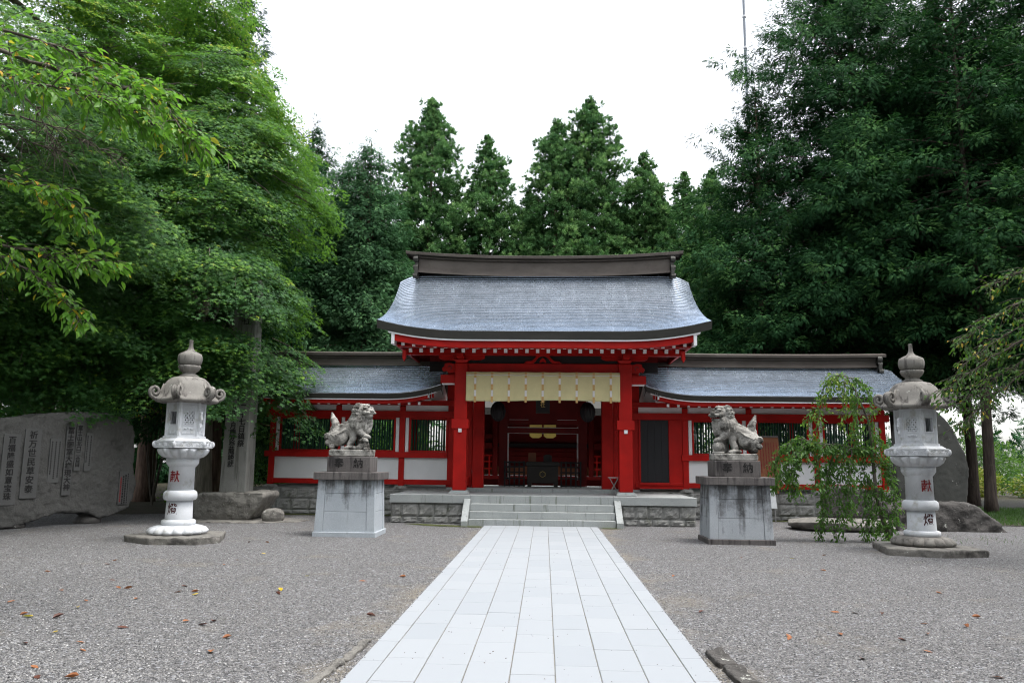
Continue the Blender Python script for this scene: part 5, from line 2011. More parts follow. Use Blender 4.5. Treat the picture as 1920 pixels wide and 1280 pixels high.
def maple(name, label, base, trunk_pts, trunk_r, blobs, nspr, per, seed, mat='maple', bark='bark', lsz=.066, group=None):
    """trunk with limbs, crown of drooping layered sprays of lobed leaves"""
    rg = np.random.default_rng(seed)
    t = Thing(name, label, 'tree', base, group)
    mb = MB()
    mb.tube(trunk_pts, trunk_r, 12)
    tr = t.part('trunk', mb, M[bark], smooth=True)
    top = Vector(trunk_pts[-1])
    mbl = MB()
    P, AX, NR, TI = [], [], [], []
    tot = sum(b[3] for b in blobs)
    sb = Vector(trunk_pts[len(trunk_pts) // 2])
    for (c, r_, droop, share) in blobs:
        c = np.array(c, float)
        r_ = np.array(r_, float)
        cv = Vector(c)
        # limb from the trunk into this part of the crown
        best = min(trunk_pts, key=lambda p: (Vector(p) - cv).length + abs(p[2] - (c[2] - 1.5)) * .8)
        lp = limb_curve(best, cv, (0, 0, .3))
        mbl.tube(lp, [.14 * (1 - .75 * i / 6) + .02 for i in range(7)], 7)
        ns = int(nspr * share / tot)
        d = unit(rg.normal(0, 1, (ns, 3)))
        d[:, 2] = np.where(d[:, 2] < -.45, -d[:, 2], d[:, 2])
        rad = rg.uniform(.45, 1.0, ns) ** .4
        pos = c + d * r_ * rad[:, None]
        # cluster the sprays into separate layers so gaps and shelves appear
        pos[:, 2] += .26 * np.sin(pos[:, 2] * 4.2 + 3 * np.sin(pos[:, 0] * 1.3 + seed) + 3 * np.sin(pos[:, 1] * 1.4))
        axis_xy = np.array([sb.x, sb.y])
        out = np.concatenate([pos[:, :2] - axis_xy * .55 - c[:2] * .45, np.zeros((ns, 1))], 1)
        out = unit(out + rg.normal(0, .35, (ns, 3)) * [1, 1, 0])
        pit = -np.tan(np.radians(rg.uniform(8, 34, ns) + droop)) * (0.4 + .6 * rad)
        ax = unit(np.concatenate([out[:, :2], pit[:, None]], 1))
        L_ = rg.uniform(.8, 1.7, ns)
        side = unit(np.cross(ax, [0, 0, 1.0]))
        nrm = np.cross(side, ax)
        m = per
        u = rg.random((ns, m)) ** .8
        wdt = (.18 + .36 * np.sin(np.clip(u * 1.15, 0, 1) * np.pi * .85)) * L_[:, None]
        v = rg.uniform(-1, 1, (ns, m)) * wdt
        h = rg.normal(0, .022, (ns, m)) - .20 * u * u * L_[:, None] - .10 * (v / wdt) ** 2 * wdt
        p = pos[:, None, :] + ax[:, None, :] * (u * L_[:, None])[..., None] + side[:, None, :] * v[..., None] + nrm[:, None, :] * h[..., None]
        lax = ax[:, None, :] + side[:, None, :] * (v / wdt * .8)[..., None] + rg.normal(0, .35, (ns, m, 3)) + np.array([0, 0, -.25])
        lnr = nrm[:, None, :] + rg.normal(0, .24, (ns, m, 3)) + np.array([0, 0, .2])
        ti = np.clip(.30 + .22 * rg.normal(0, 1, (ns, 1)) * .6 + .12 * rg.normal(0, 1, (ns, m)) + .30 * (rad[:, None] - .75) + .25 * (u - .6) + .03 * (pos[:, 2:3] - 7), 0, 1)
        P.append(p.reshape(-1, 3)); AX.append(lax.reshape(-1, 3)); NR.append(lnr.reshape(-1, 3)); TI.append(ti.ravel())
        for i in range(0, ns, 3):
            a, b = Vector(pos[i] - ax[i] * .5), Vector(pos[i] + ax[i] * L_[i] * .7)
            b.z -= .08
            mbl.tube([a, (a + b) / 2 + Vector((0, 0, .06)), b], [.016, .011, .004], 4, False)
    P, AX, NR, TI = map(np.concatenate, (P, AX, NR, TI))
    t.part('limbs', mbl, M['bark'], smooth=True)
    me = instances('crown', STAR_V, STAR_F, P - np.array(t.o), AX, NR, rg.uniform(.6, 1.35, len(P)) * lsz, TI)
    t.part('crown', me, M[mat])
    return t

def conifer(name, label, H, zc, Rmax, seed, kind='hinoki', nb=90, per=10, ksz=.5, group=None, trunk_r=.38, bark='barkc', power=.8, csp=.42, csz=.34, mat=None, latf=.42):
    """upright trunk, whorled boughs with sub-branches carrying fronds (cypress) or tufts (cedar)"""
    rg = np.random.default_rng(seed)
    q = random.Random(seed)
    t = Thing(name, label, 'tree', (0, 0, 0), group)
    mb = MB()
    tz = [0, .5, 2, H * .3, H * .6, H * .85, H]
    mb.tube([(.12 * math.sin(z * .3 + seed) * min(1, z / 3), .1 * math.cos(z * .25 + seed) * min(1, z / 3), z) for z in tz], [trunk_r * k for k in (1.3, 1.05, .95, .78, .45, .18, .02)], 12)
    t.part('trunk', mb, M[bark], smooth=True)
    mbl = MB()
    P, AX, NR, SC, TI = [], [], [], [], []
    for b in range(nb):
        u = (b + rg.random()) / nb
        z = zc + (H * .985 - zc) * u
        prof = min(1.0, (1 - u) ** power * 1.05) * min(1.0, .62 + u * 3.2)
        L_ = Rmax * prof * rg.uniform(.5, 1.18)
        if rg.random() < .12:
            L_ *= rg.uniform(1.05, 1.22)
        az = b * 2.39996 + rg.normal(0, .3)
        el = (R(14) if kind == 'sugi' else R(4)) + R(34) * u ** 2 + rg.normal(0, .09)
        d = np.array([math.cos(az), math.sin(az), 0])
        n = max(3, int(L_ / (csp * 1.1)))
        ts = np.linspace(0, 1, n + 1)
        droop = (.30 if kind == 'hinoki' else .16) * L_ * rg.uniform(.7, 1.3)
        pts = np.array([[0, 0, z]]) + d * (ts * L_)[:, None] * math.cos(el) + np.array([0, 0, 1]) * (ts * L_ * math.sin(el) - droop * ts ** 1.7 + (.12 * L_ * ts ** 4 if kind == 'sugi' else .05 * L_ * ts ** 5))[:, None]
        bp = pts[:max(3, int(.78 * (n + 1)))]
        mbl.tube([tuple(p) for p in bp], [max(.012, .05 * (1 - i / len(bp)) * (L_ / Rmax) + .008) for i in range(len(bp))], 5, False)
        side = np.array([-d[1], d[0], 0])
        for i in range(1, n + 1):
            tt = ts[i]
            if tt < .2 and L_ > 1.5:
                continue
            lat = latf * L_ * (1 - tt) ** .8 * (.35 + tt) + .30 * min(1, L_ / 1.5)
            k = max(1, int(round(lat / csp)))
            offs = np.linspace(-1, 1, 2 * k + 1) if tt < .97 else np.array([0.0])
            for s_ in offs:
                if rg.random() < .10 and tt < .85:
                    continue
                off = s_ * lat * rg.uniform(.75, 1.15)
                hin = kind == 'hinoki'
                cpos = pts[i] + side * off + d * (abs(off) * .35 + rg.normal(0, .10)) + np.array([0, 0, -.28 * abs(off) * (1 if hin else .4) + rg.normal(0, .26 if hin else .13)])
                m = max(4, int(per * min(1, .35 + L_ / 2.2)))
                o = unit(rg.normal(0, 1, (m, 3)))
                o[:, 2] = o[:, 2] * .8 + .12
                od = d + side * s_ * .8
                rad = csz * rg.uniform(.75, 1.3) * min(1, .25 + L_ / 2.5)
                P.append(cpos + o * rad * rg.uniform(.25, .8, (m, 1)))
                if hin:
                    a = od * .75 + o * .9 + rg.normal(0, .25, (m, 3)) + np.array([0, 0, -.42])
                    nn = np.array([0, 0, 1.0]) + od * .5 + o * .4 + rg.normal(0, .3, (m, 3))
                else:
                    a = od * .45 + o * 1.0 + rg.normal(0, .25, (m, 3)) + np.array([0, 0, .35])
                    nn = rg.normal(0, 1, (m, 3))
                AX.append(a); NR.append(nn)
                SC.append(rg.uniform(.7, 1.25, m) * ksz * min(1, .55 + L_ / 3))
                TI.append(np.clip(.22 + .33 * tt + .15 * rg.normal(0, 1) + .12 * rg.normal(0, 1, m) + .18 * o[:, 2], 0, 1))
    P, AX, NR, SC, TI = map(np.concatenate, (P, AX, NR, SC, TI))
    t.part('boughs', mbl, M[bark], smooth=True)
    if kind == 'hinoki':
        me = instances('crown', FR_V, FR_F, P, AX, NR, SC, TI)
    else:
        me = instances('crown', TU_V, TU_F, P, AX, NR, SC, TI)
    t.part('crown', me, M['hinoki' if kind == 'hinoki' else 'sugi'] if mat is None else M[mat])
    return t

# --- maples at left
maple('maple_tree', 'broad green maple with pale trunk whose layered sprays hang beside the left lantern', (-9.8, 3.4, 0),
      [(-9.8, 3.4, -.1), (-9.82, 3.4, 1.2), (-9.9, 3.4, 3.0), (-10.0, 3.5, 5), (-10.3, 3.8, 6.5), (-10.6, 4.1, 8)], [.30, .22, .2, .17, .10, .03],
      [((-9.9, 3.3, 9.6), (2.8, 2.9, 2.5), 4, 1.25), ((-10.5, 2.8, 6.6), (2.9, 2.8, 1.9), 6, 1.3), ((-10.2, 1.4, 8.3), (2.1, 1.4, 1.8), 6, .4), ((-10.9, 3.8, 12.2), (2.5, 2.7, 2.2), 2, 1.0), ((-12.7, 4.6, 15.2), (2.4, 2.8, 2.2), 0, .8),
       ((-8.5, 2.0, 4.1), (1.5, 1.3, .9), 8, .42), ((-8.7, .6, 5.9), (1.6, 1.2, 1.4), 8, .40), ((-9.0, .3, 3.9), (1.0, .7, .7), 8, .13), ((-8.3, .25, 4.7), (.8, .4, .45), 8, .10), ((-8.5, .2, 3.5), (.7, .4, .3), 8, .06), ((-8.0, 2.4, 3.2), (1.1, .9, .5), 10, .12), ((-11.0, 2.5, 4.6), (2.2, 1.8, .9), 4, .4)],
      1200, 135, 5, bark='barkp', lsz=.078, group='maples at the left of the court')
maple('maple_tree', 'great dark maple with thick trunk spreading over the inscribed stone slab', (-14.9, 3.6, 0),
      [(-14.9, 3.6, -.1), (-14.95, 3.6, 2), (-15.1, 3.6, 4), (-15.2, 3.7, 6.5), (-15.0, 3.8, 10), (-14.6, 4.0, 13.5)], [.55, .42, .38, .32, .22, .08],
      [((-14.2, 2.4, 9.3), (3.8, 3.4, 3.0), 3, 1.3), ((-15.5, 1.4, 13.2), (4.0, 3.6, 3.0), 0, 1.1), ((-13.3, 0.6, 6.6), (2.8, 2.2, 1.7), 6, .8), ((-12.6, -.6, 4.5), (2.2, 1.4, 1.1), 8, .5),
       ((-13.2, -.8, 3.1), (1.3, .6, .45), 10, .10), ((-13.4, 3.8, 17), (3.2, 3.0, 2.4), 0, .8), ((-12.4, -3.8, 8.9), (3.6, 2.9, 1.9), 3, 1.4), ((-14.5, -7.5, 8.5), (3.2, 3.2, 2.0), 2, .7), ((-18.0, 2.0, 12.0), (3.4, 3.0, 3.0), 3, .7), ((-17.5, .5, 16.0), (3.4, 3.0, 2.6), 0, .7), ((-11.9, -.3, 3.5), (1.0, .6, .4), 10, .10), ((-16.5, -1.0, 6.5), (2.8, 2.2, 2.2), 4, .5), ((-17.0, -2.0, 9.5), (3, 3, 2), 2, .5), ((-13.8, -3.9, 5.6), (2.4, 2.2, 1.2), 4, .6), ((-14.5, -6.6, 6.2), (2.6, 2.4, 1.5), 4, .55), ((-11.8, .3, 4.9), (2.2, 1.7, 1.1), 6, .7), ((-12.9, -.5, 3.9), (1.8, 1.0, .6), 8, .3), ((-11.2, -2.4, 7.0), (2.3, 2.0, 1.2), 4, .7)],
      2500, 115, 6, lsz=.078, group='maples at the left of the court')

# --- conifers
hD = conifer('cypress_tree', 'bluish green cypress behind the left gallery wing, just left of the gate roof', 14.6, 2.2, 2.9, 17, 'hinoki', 200, 28, .18, 'cypresses', .24, 'barkc', .5, .38, .32, 'hinokilit')
hD.e.location = (-7.3, 11.6, 0)
hA = conifer('cypress_tree', 'huge dark green cypress filling the sky right of the gate', 25.5, 5.6, 9.2, 11, 'hinoki', 360, 50, .185, 'cypresses', .36, 'barkd', .72, .74, .43, None, .30)
hB = conifer('cypress_tree', 'dark green cypress rising between the maple and the bluish cypress', 18.2, 2.6, 3.6, 12, 'hinoki', 170, 32, .18, 'cypresses', .28, 'barkc', .62, .52, .36)
hC = conifer('cypress_tree', 'tall bare-trunked cypress at the right edge beside the grass', 21, 7.0, 4.4, 13, 'hinoki', 120, 28, .20, 'cypresses', .18, 'barkd', .6, .52, .42, None, .30)
hA.e.location = (12.7, 11.6, 0)
hA.e.scale = (1, .70, 1)
hB.e.location = (-11.4, 17.5, 0)
hC.e.location = (15.1, 8.3, 0)
for (x, y, rz, s_, lab, src) in (
        (8.4, 10.8, 1.0, .92, 'dark cypress rising directly behind the right gallery roof', hB),
        (15.6, 16.2, 2.2, .80, 'second dark cypress trunk right of the lantern finial', hA),
        (17.0, 13.0, 4.2, 1.12, 'bare-trunked cypress standing between the stele and the right edge', hC),
        (20.3, 10.5, 1.2, 1.02, 'massive dark cypress filling the upper right corner', hA),
        (23.5, 14, 3.0, 1.05, 'dark cypress at the far right edge behind the lawn', hC),
        (-8.5, 13.2, 4.4, 1.0, 'bluish cypress between the maple edge and its twin left of the roof', hD),
        (-9.9, 11.4, 2.9, .98, 'second bluish cypress right behind the maple crown', hD),
        (-10.9, 6.6, 2.0, 1.02, 'reddish-trunked cypress behind the inscribed pillar, crown above the maple', hB),
        (-14.0, 8.2, .6, 1.12, 'reddish-trunked cypress behind the inscribed slab', hB),
        (-18.5, 9.5, 4.0, 1.0, 'dark cypress deep in shade behind the big maple trunk', hC),
        (-13.0, 15.0, 5.0, 1.0, 'dark cypress in the wood left of the bluish cypress', hB),
        (-22.5, 17, 1.6, .8, 'dark cypress at the back of the left wood', hA),
        (-24, 3, 2.6, .9, 'dark cypress at the far left edge of the wood', hC)):
    copy_thing(src.e, (x, y, 0), rz, lab, s_)
sA = conifer('cedar_tree', 'tallest tufted cedar above the gate ridge, left of centre', 20.0, 4.0, 5.4, 21, 'sugi', 120, 17, .25, 'cedars behind the gate', .32, 'barkc', .78, .62, .36)
sB = conifer('cedar_tree', 'slim pointed cedar second from the left above the ridge', 18.3, 4.0, 4.3, 22, 'sugi', 105, 16, .25, 'cedars behind the gate', .28, 'barkc', .8, .60, .34)
sA.e.location = (-5.8, 18.5, 0)
sB.e.location = (-2.9, 19.0, 0)
for (x, y, rz, s_, lab, src) in (
        (.6, 18.5, 1.3, .94, 'rounded cedar with two leaders above the middle of the ridge', sA),
        (2.35, 19.0, 2.6, 1.01, 'tallest pointed cedar right of centre above the ridge', sA),
        (5.1, 19.5, 4.0, .96, 'smaller cedar above the right end of the ridge', sB),
        (-9.2, 21.0, 1.1, .82, 'cedar standing behind the bluish cypresses at left', sA),
        (6.3, 24.5, 2.0, .98, 'cedar in the second row at the right end of the ridge', sB),
        (9.4, 23.5, 3.0, .90, 'cedar showing between the small right cedars and the huge cypress', sA),
        (7.3, 20.5, .4, .92, 'cedar half hidden by the huge cypress at right', sB),
        (-.9, 24.0, 3.3, .93, 'cedar in the second row showing between the middle cedars', sB),
        (-7.6, 22.0, 5.0, .86, 'darker cedar between the bluish cypress and the tallest left cedar', sB),
        (3.9, 24.5, 5.5, .92, 'cedar in the second row right of centre', sB)):
    copy_thing(src.e, (x, y, 0), rz, lab, s_)

# --- near cherry branches
def cherry(name, label, base, trunk_pts, trunk_r, branches, seed, lsz, dens, mat='cherry', offcrown=(), bark='twig', hang=.35, twig=.5):
    rg = np.random.default_rng(seed)
    t = Thing(name, label, 'tree', base)
    mb = MB()
    mb.tube(trunk_pts, trunk_r, 10)
    t.part('trunk', mb, M[bark], smooth=True)
    mbl = MB()
    P, AX, NR, TI = [], [], [], []
    def leaves_along(a, b, n):
        d = (b - a)
        L_ = d.length
        d = np.array(d.normalized())
        for k in range(n):
            f = rg.random()
            p = np.array(a) + d * L_ * f + rg.normal(0, .02, 3)
            sgn = 1 if k % 2 else -1
            sd = np.cross(d, [0, 0, 1.0])
            sd = sd / (np.linalg.norm(sd) + 1e-6)
            P.append(p)
            AX.append(d * .75 + sd * sgn * rg.uniform(.2, .9) + np.array([0, 0, -hang]) + rg.normal(0, .22, 3))
            NR.append(np.array([0, 0, 1.0]) + rg.normal(0, .4, 3) + sd * sgn * .3)
            TI.append(rg.random())
    for pts, r0, spread, leafy in branches:
        pts = [Vector(p) for p in pts]
        n = len(pts)
        fine = []
        for i in range(n - 1):
            for j in range(5):
                fine.append(pts[i].lerp(pts[i + 1], j / 5) + Vector(rg.normal(0, .018, 3)))
        fine.append(pts[-1])
        mbl.tube(fine, [r0 * (1 - .8 * i / len(fine)) for i in range(len(fine))], 6, False)
        for i in range(2, len(fine)):
            tt = i / len(fine)
            for s_ in range(int(dens * (.5 + tt) + rg.random())):
                d = (fine[i] - fine[i - 1]).normalized()
                dv = Vector(rg.normal(0, 1, 3)) * .6
                dv.z = dv.z * .6 - .12
                td = (d * .9 + dv).normalized()
                L_ = spread * rg.uniform(.5, 1.1) * (1 - .35 * tt)
                a = fine[i]
                m_ = a + td * L_ * .5 + Vector((0, 0, .02))
                b = a + td * L_ + Vector((0, 0, -.10 * L_))
                mbl.tube([a, m_, b], [.006, .004, .002], 4, False)
                leaves_along(a.lerp(m_, .3), b, int(leafy * L_ / .5))
    for c, r_, n in offcrown:
        d = unit(rg.normal(0, 1, (n, 3)))
        pp = np.array(c) + d * np.array(r_) * (rg.random((n, 1)) ** .4)
        P += list(pp)
        AX += list(d * [1, 1, 0] + rg.normal(0, .4, (n, 3)) + [0, 0, -.4])
        NR += list(np.array([0, 0, 1.0]) + rg.normal(0, .4, (n, 3)))
        TI += list(rg.random(n))
    t.part('limbs', mbl, M['bark'], smooth=True)
    P, AX, NR, TI = map(np.array, (P, AX, NR, TI))
    me = instances('crown', LEAF_V, LEAF_F, P - np.array(t.o), AX, NR, rg.uniform(.7, 1.2, len(P)) * lsz, TI)
    t.part('crown', me, M[mat])
    return t
B_ = []
def mv(pts, dy=0, dz=0, dx=0):
    return [(x + dx, y + dy, z + dz) for x, y, z in pts]
up = [(-6.9, -11.5, 6.3), (-5.56, -11.5, 5.85), (-4.71, -11.5, 5.6), (-4.11, -11.5, 5.35), (-3.62, -11.5, 4.85)]
up2 = [(-6.9, -11.6, 5.9), (-5.84, -11.8, 5.62), (-5.2, -11.8, 5.42), (-4.55, -11.8, 5.25), (-4.1, -11.7, 5.05)]
up3 = [(-7.0, -11.2, 6.6), (-5.9, -11.0, 6.4), (-5.2, -10.8, 6.2), (-4.6, -10.6, 5.95)]
low = [(-7.0, -11.5, 4.8), (-6.38, -11.5, 4.64), (-5.54, -11.5, 4.46), (-5.13, -11.5, 4.35), (-4.82, -11.5, 4.08)]
low2 = [(-7.0, -11.5, 4.2), (-6.18, -11.5, 3.92), (-5.34, -11.5, 3.72), (-4.93, -11.5, 3.58), (-4.50, -11.5, 3.58)]
low3 = [(-5.9, -11.5, 3.8), (-5.33, -11.5, 3.50), (-5.02, -11.5, 3.22), (-4.74, -11.5, 2.98)]
bare = [[(-6.5, -11.3, 6.0), (-5.64, -11.3, 5.45), (-5.42, -11.2, 4.95)], [(-6.4, -11.6, 5.3), (-5.6, -11.6, 5.0), (-5.1, -11.5, 4.72)], [(-6.2, -11.0, 5.5), (-5.5, -10.9, 5.3), (-4.9, -10.8, 5.0)]]
cherry('cherry_tree', 'near cherry tree reaching leafy branches with a few yellow leaves in from the upper left', (-9.2, -11.6, 0),
       [(-9.2, -11.6, 0), (-9.1, -11.6, 1.5), (-8.9, -11.6, 3.5), (-8.2, -11.6, 5.2), (-7.0, -11.5, 6.3)], [.26, .2, .17, .12, .06],
       [(up, .030, .55, 11), (up2, .022, .5, 11), (up3, .022, .55, 11), (low, .02, .42, 10), (low2, .02, .38, 11), (low3, .014, .3, 11)] + [(b, .012, .4, .6) for b in bare],
       31, .115, 4.8, offcrown=[((-9.5, -11.5, 7.5), (2.6, 2.6, 1.5), 5200), ((-8.9, -12.5, 5.2), (1.6, 1.8, 1.0), 1800)])
r1 = [(9.6, -6, 5.2), (8.88, -6.0, 5.08), (8.2, -6.0, 4.86), (7.60, -6.0, 4.62)]
r2 = [(9.6, -6.1, 4.9), (8.85, -6.1, 4.72), (8.12, -6.1, 4.36), (7.48, -6.1, 4.0), (7.0, -6.1, 3.62)]
r3 = [(9.6, -6, 4.2), (8.78, -6.0, 4.0), (7.9, -6.0, 3.62), (7.25, -6.0, 3.2), (6.75, -6.0, 2.85)]
r4 = [(9.6, -5.8, 3.6), (8.72, -5.8, 3.4), (7.85, -5.8, 2.95), (7.35, -5.8, 2.55), (7.05, -5.8, 2.3)]
cherry('cherry_tree', 'near cherry tree with drooping small-leaved branches at the right edge', (11.4, -5.8, 0),
       [(11.4, -5.8, 0), (11.3, -5.8, 1.6), (11.0, -5.8, 3.2), (10.2, -5.9, 4.6), (9.5, -6, 5.2)], [.24, .19, .16, .11, .06],
       [(r1, .03, .5, 9), (r2, .03, .55, 9), (r3, .028, .6, 9), (r4, .02, .5, 8), (mv(r2, .5, -.3, .3), .02, .55, 8), (mv(r3, .6, -.2, .5), .02, .55, 8)],
       32, .085, 4.4, 'cherryr', offcrown=[((11.5, -5.8, 6.6), (2.2, 2.4, 1.5), 3800)])

# --- weeping cherry by the right lantern
def weeping():
    rg = np.random.default_rng(44)
    t = Thing('weeping_cherry', 'small weeping cherry with trailing leafy strands left of the right lantern', 'tree', (7.24, -2.35, 0))
    Y = -2.35
    tr = [(7.24, Y, -.03), (7.08, Y - .02, .44), (6.98, Y, .93), (6.96, Y + .02, 1.48), (6.95, Y, 1.95), (6.90, Y, 2.48), (6.71, Y, 3.02), (6.50, Y, 3.42)]
    mb = MB()
    mb.tube(tr, [.062, .05, .042, .036, .03, .024, .017, .010], 8)
    t.part('trunk', mb, M['twig'], smooth=True)
    S_ = [([(6.5, 0, 3.42), (6.33, -.05, 3.46), (6.16, -.1, 3.34), (5.95, -.12, 3.0), (5.80, -.15, 2.4), (5.62, -.15, 1.95)], 1.0, .85),
          ([(6.5, 0, 3.42), (6.42, -.1, 3.3), (6.36, -.12, 3.0), (6.30, -.12, 2.45)], .8, .9),
          ([(6.45, .05, 3.44), (6.25, .1, 3.45), (6.05, .15, 3.2), (5.88, .2, 2.75), (5.66, .2, 2.5)], .8, .6),
          ([(6.5, 0, 3.42), (6.70, -.05, 3.38), (6.86, -.08, 3.2), (6.96, -.1, 2.8), (6.93, -.12, 2.2), (6.97, -.12, 1.7)], 1.1, .35),
          ([(6.55, .1, 3.38), (6.66, .15, 3.2), (6.68, .15, 2.7), (6.62, .18, 2.2)], 1.0, .4),
          ([(6.60, -.1, 3.3), (6.62, -.2, 2.9), (6.55, -.25, 2.3), (6.60, -.25, 1.9)], 1.0, .5),
          ([(6.97, 0, 1.82), (6.75, -.05, 1.93), (6.54, -.08, 1.95), (6.1, -.1, 2.0), (5.70, -.12, 2.03), (5.40, -.12, 1.90), (5.16, -.15, 1.65), (5.0, -.15, 1.3)], 2.4, .3),
          ([(5.9, -.1, 2.02), (5.55, -.2, 2.02), (5.30, -.25, 1.75), (5.22, -.25, 1.35), (5.25, -.25, 1.05)], 2.2, .3),
          ([(5.7, -.1, 2.05), (5.45, .1, 2.12), (5.15, .15, 1.95), (4.95, .15, 1.55), (4.90, .15, 1.15)], 2.2, .3),
          ([(6.1, -.1, 2.0), (5.85, -.2, 1.95), (5.72, -.25, 1.6), (5.68, -.25, 1.15)], 1.8, .2),
          ([(6.54, -.08, 1.95), (6.32, -.15, 1.8), (6.2, -.18, 1.3), (6.12, -.2, .7), (6.02, -.2, .14)], 1.7, .08),
          ([(6.4, -.08, 1.95), (6.08, -.1, 1.72), (5.92, -.12, 1.3), (5.84, -.12, .7), (5.76, -.12, .16)], 1.7, .05),
          ([(6.3, .0, 1.9), (6.05, .1, 1.6), (5.98, .15, 1.0), (5.90, .15, .4)], 1.5, .05),
          ([(6.5, -.08, 1.9), (6.36, -.3, 1.6), (6.28, -.35, 1.1), (6.2, -.35, .5)], 1.4, .08),
          ([(6.6, -.05, 1.9), (6.55, .1, 1.6), (6.5, .15, 1.1), (6.42, .15, .6)], .8, .05),
          ([(6.95, 0, 1.5), (7.12, -.06, 1.66), (7.24, -.1, 1.4), (7.30, -.1, .95), (7.32, -.1, .55)], 1.2, .1),
          ([(6.95, 0, 1.95), (6.78, -.05, 1.85), (6.72, -.1, 1.4), (6.88, -.15, .95), (6.92, -.15, .4)], 1.3, .1),
          ([(6.95, 0, 2.2), (7.12, .0, 2.1), (7.22, -.02, 1.7), (7.2, -.02, 1.2)], 1.2, .15),
          ([(6.97, 0, 1.2), (6.80, -.1, 1.25), (6.70, -.15, .9), (6.68, -.15, .45), (6.72, -.15, .2)], 1.2, .05),
          ([(7.0, 0, 1.0), (7.12, .1, 1.05), (7.16, .12, .7), (7.12, .12, .3)], 1.0, .05),
          ([(7.1, 0, .4), (7.2, -.2, .45), (7.12, -.28, .22), (7.0, -.3, .1)], .8, .2)]
    mbl = MB()
    P, AX, NR, TI, SC = [], [], [], [], []
    for pts, dens, yel in S_:
        pts = [Vector((x, Y + y, z)) for x, y, z in pts]
        fine = []
        for i in range(len(pts) - 1):
            for j in range(6):
                fine.append(pts[i].lerp(pts[i + 1], j / 6) + Vector(rg.normal(0, .010, 3)))
        fine.append(pts[-1])
        mbl.tube(fine, [.012 * (1 - .8 * i / len(fine)) + .001 for i in range(len(fine))], 5, False)
        for i in range(3, len(fine)):
            d = (fine[i] - fine[i - 1]).normalized()
            sub = int(dens * 1.5 + rg.random())
            starts = [(fine[i], d, 4)]
            for _ in range(sub):
                az = rg.uniform(0, 6.28)
                td = (d * .6 + Vector((math.cos(az), math.sin(az), -.35)) * .8).normalized()
                L_ = rg.uniform(.10, .26)
                b = fine[i] + td * L_ + Vector((0, 0, -.03))
                mbl.tube([fine[i], b], [.003, .0015], 3, False)
                starts.append((fine[i].lerp(b, .6), td, 3))
                starts.append((b, td, 3))
            for p, dd, n_ in starts:
                for _ in range(n_):
                    a = np.array(dd) * .5 + rg.normal(0, .5, 3) + np.array([0, 0, -.55])
                    P.append(np.array(p) + rg.normal(0, .025, 3)); AX.append(a); NR.append(rg.normal(0, .7, 3) + np.array([0, -.3, .8]))
                    TI.append(np.clip(rg.normal(.25 + .55 * yel, .14), 0, 1)); SC.append(rg.uniform(.062, .108))
    t.part('limbs', mbl, M['twig'], smooth=True)
    P, AX, NR, TI, SC = map(np.array, (P, AX, NR, TI, SC))
    me = instances('crown', LEAF_V, LEAF_F, P - np.array(t.o), AX, NR, SC, TI)
    t.part('crown', me, M['weep'])
weeping()

# --- shrubs
def shrub(label, c, r_, n, seed, mat='shrub', tint=(.3, .15), sz=.13, name='shrub', cat='shrub'):
    rg = np.random.default_rng(seed)
    t = Thing(name, label, cat, (c[0], c[1], 0))
    mb = MB()
    for k in range(6):
        a = k * 1.05
        mb.tube([(c[0], c[1], 0), (c[0] + r_[0] * .4 * math.cos(a), c[1] + r_[1] * .4 * math.sin(a), c[2])], [.03, .01], 5, False)
    t.part('stem', mb, M['twig'])
    d = unit(rg.normal(0, 1, (n, 3)))
    lump = 1 + .22 * np.sin(d[:, 0] * 7 + seed) * np.sin(d[:, 1] * 6 + d[:, 2] * 5)
    P = np.array(c) + d * np.array(r_) * (rg.random((n, 1)) ** .35) * lump[:, None]
    P[:, 2] = np.abs(P[:, 2])
    me = instances('crown', LEAF_V, LEAF_F, P - np.array(t.o), d + rg.normal(0, .5, (n, 3)), d * .5 + rg.normal(0, .5, (n, 3)) + [0, 0, .6], rg.uniform(.7, 1.3, n) * sz, np.clip(rg.normal(tint[0], tint[1], n), 0, 1))
    t.part('leaves', me, M[mat])
shrub('yellow-leaved shrub beyond the lawn between the bare cypress trunks', (21.5, 22, .6), (1.6, 1.2, .8), 3000, 1, tint=(.9, .12), sz=.16)
shrub('yellow and green shrub beyond the lawn at the right edge', (25.2, 21, .5), (2.2, 1.4, .7), 3500, 2, tint=(.7, .25), sz=.16)
shrub('green rounded shrub in front of the yellow shrubs', (23.5, 24, 1.6), (1.6, 1.4, 1.5), 3000, 3, tint=(.3, .15), sz=.16)
shrub('narrow conical green shrub beyond the lawn beside the stele', (21.6, 27, 2.4), (.9, .9, 2.6), 3200, 4, tint=(.25, .1), sz=.15)
shrub('broad green hedge bush at the far right beyond the lawn', (29, 27, 1.2), (3.4, 2, 1.3), 4000, 8, tint=(.15, .12), sz=.18)
shrub('bright green bush between the inscribed slab and the left lantern', (-11.6, 7.2, .35), (1.3, .7, .55), 1600, 5, tint=(.45, .15), sz=.10)
shrub('dark green bush behind the end of the left gallery', (-9.8, 8.5, .8), (1.6, 1.0, 1.1), 2200, 6, 'maple', (.15, .1), .12)
shrub('leafy bush with yellow tips behind the left lantern finial', (-12.6, 6.0, 3.6), (1.6, 1.0, .9), 1700, 7, 'cherry', (.55, .3), .10)
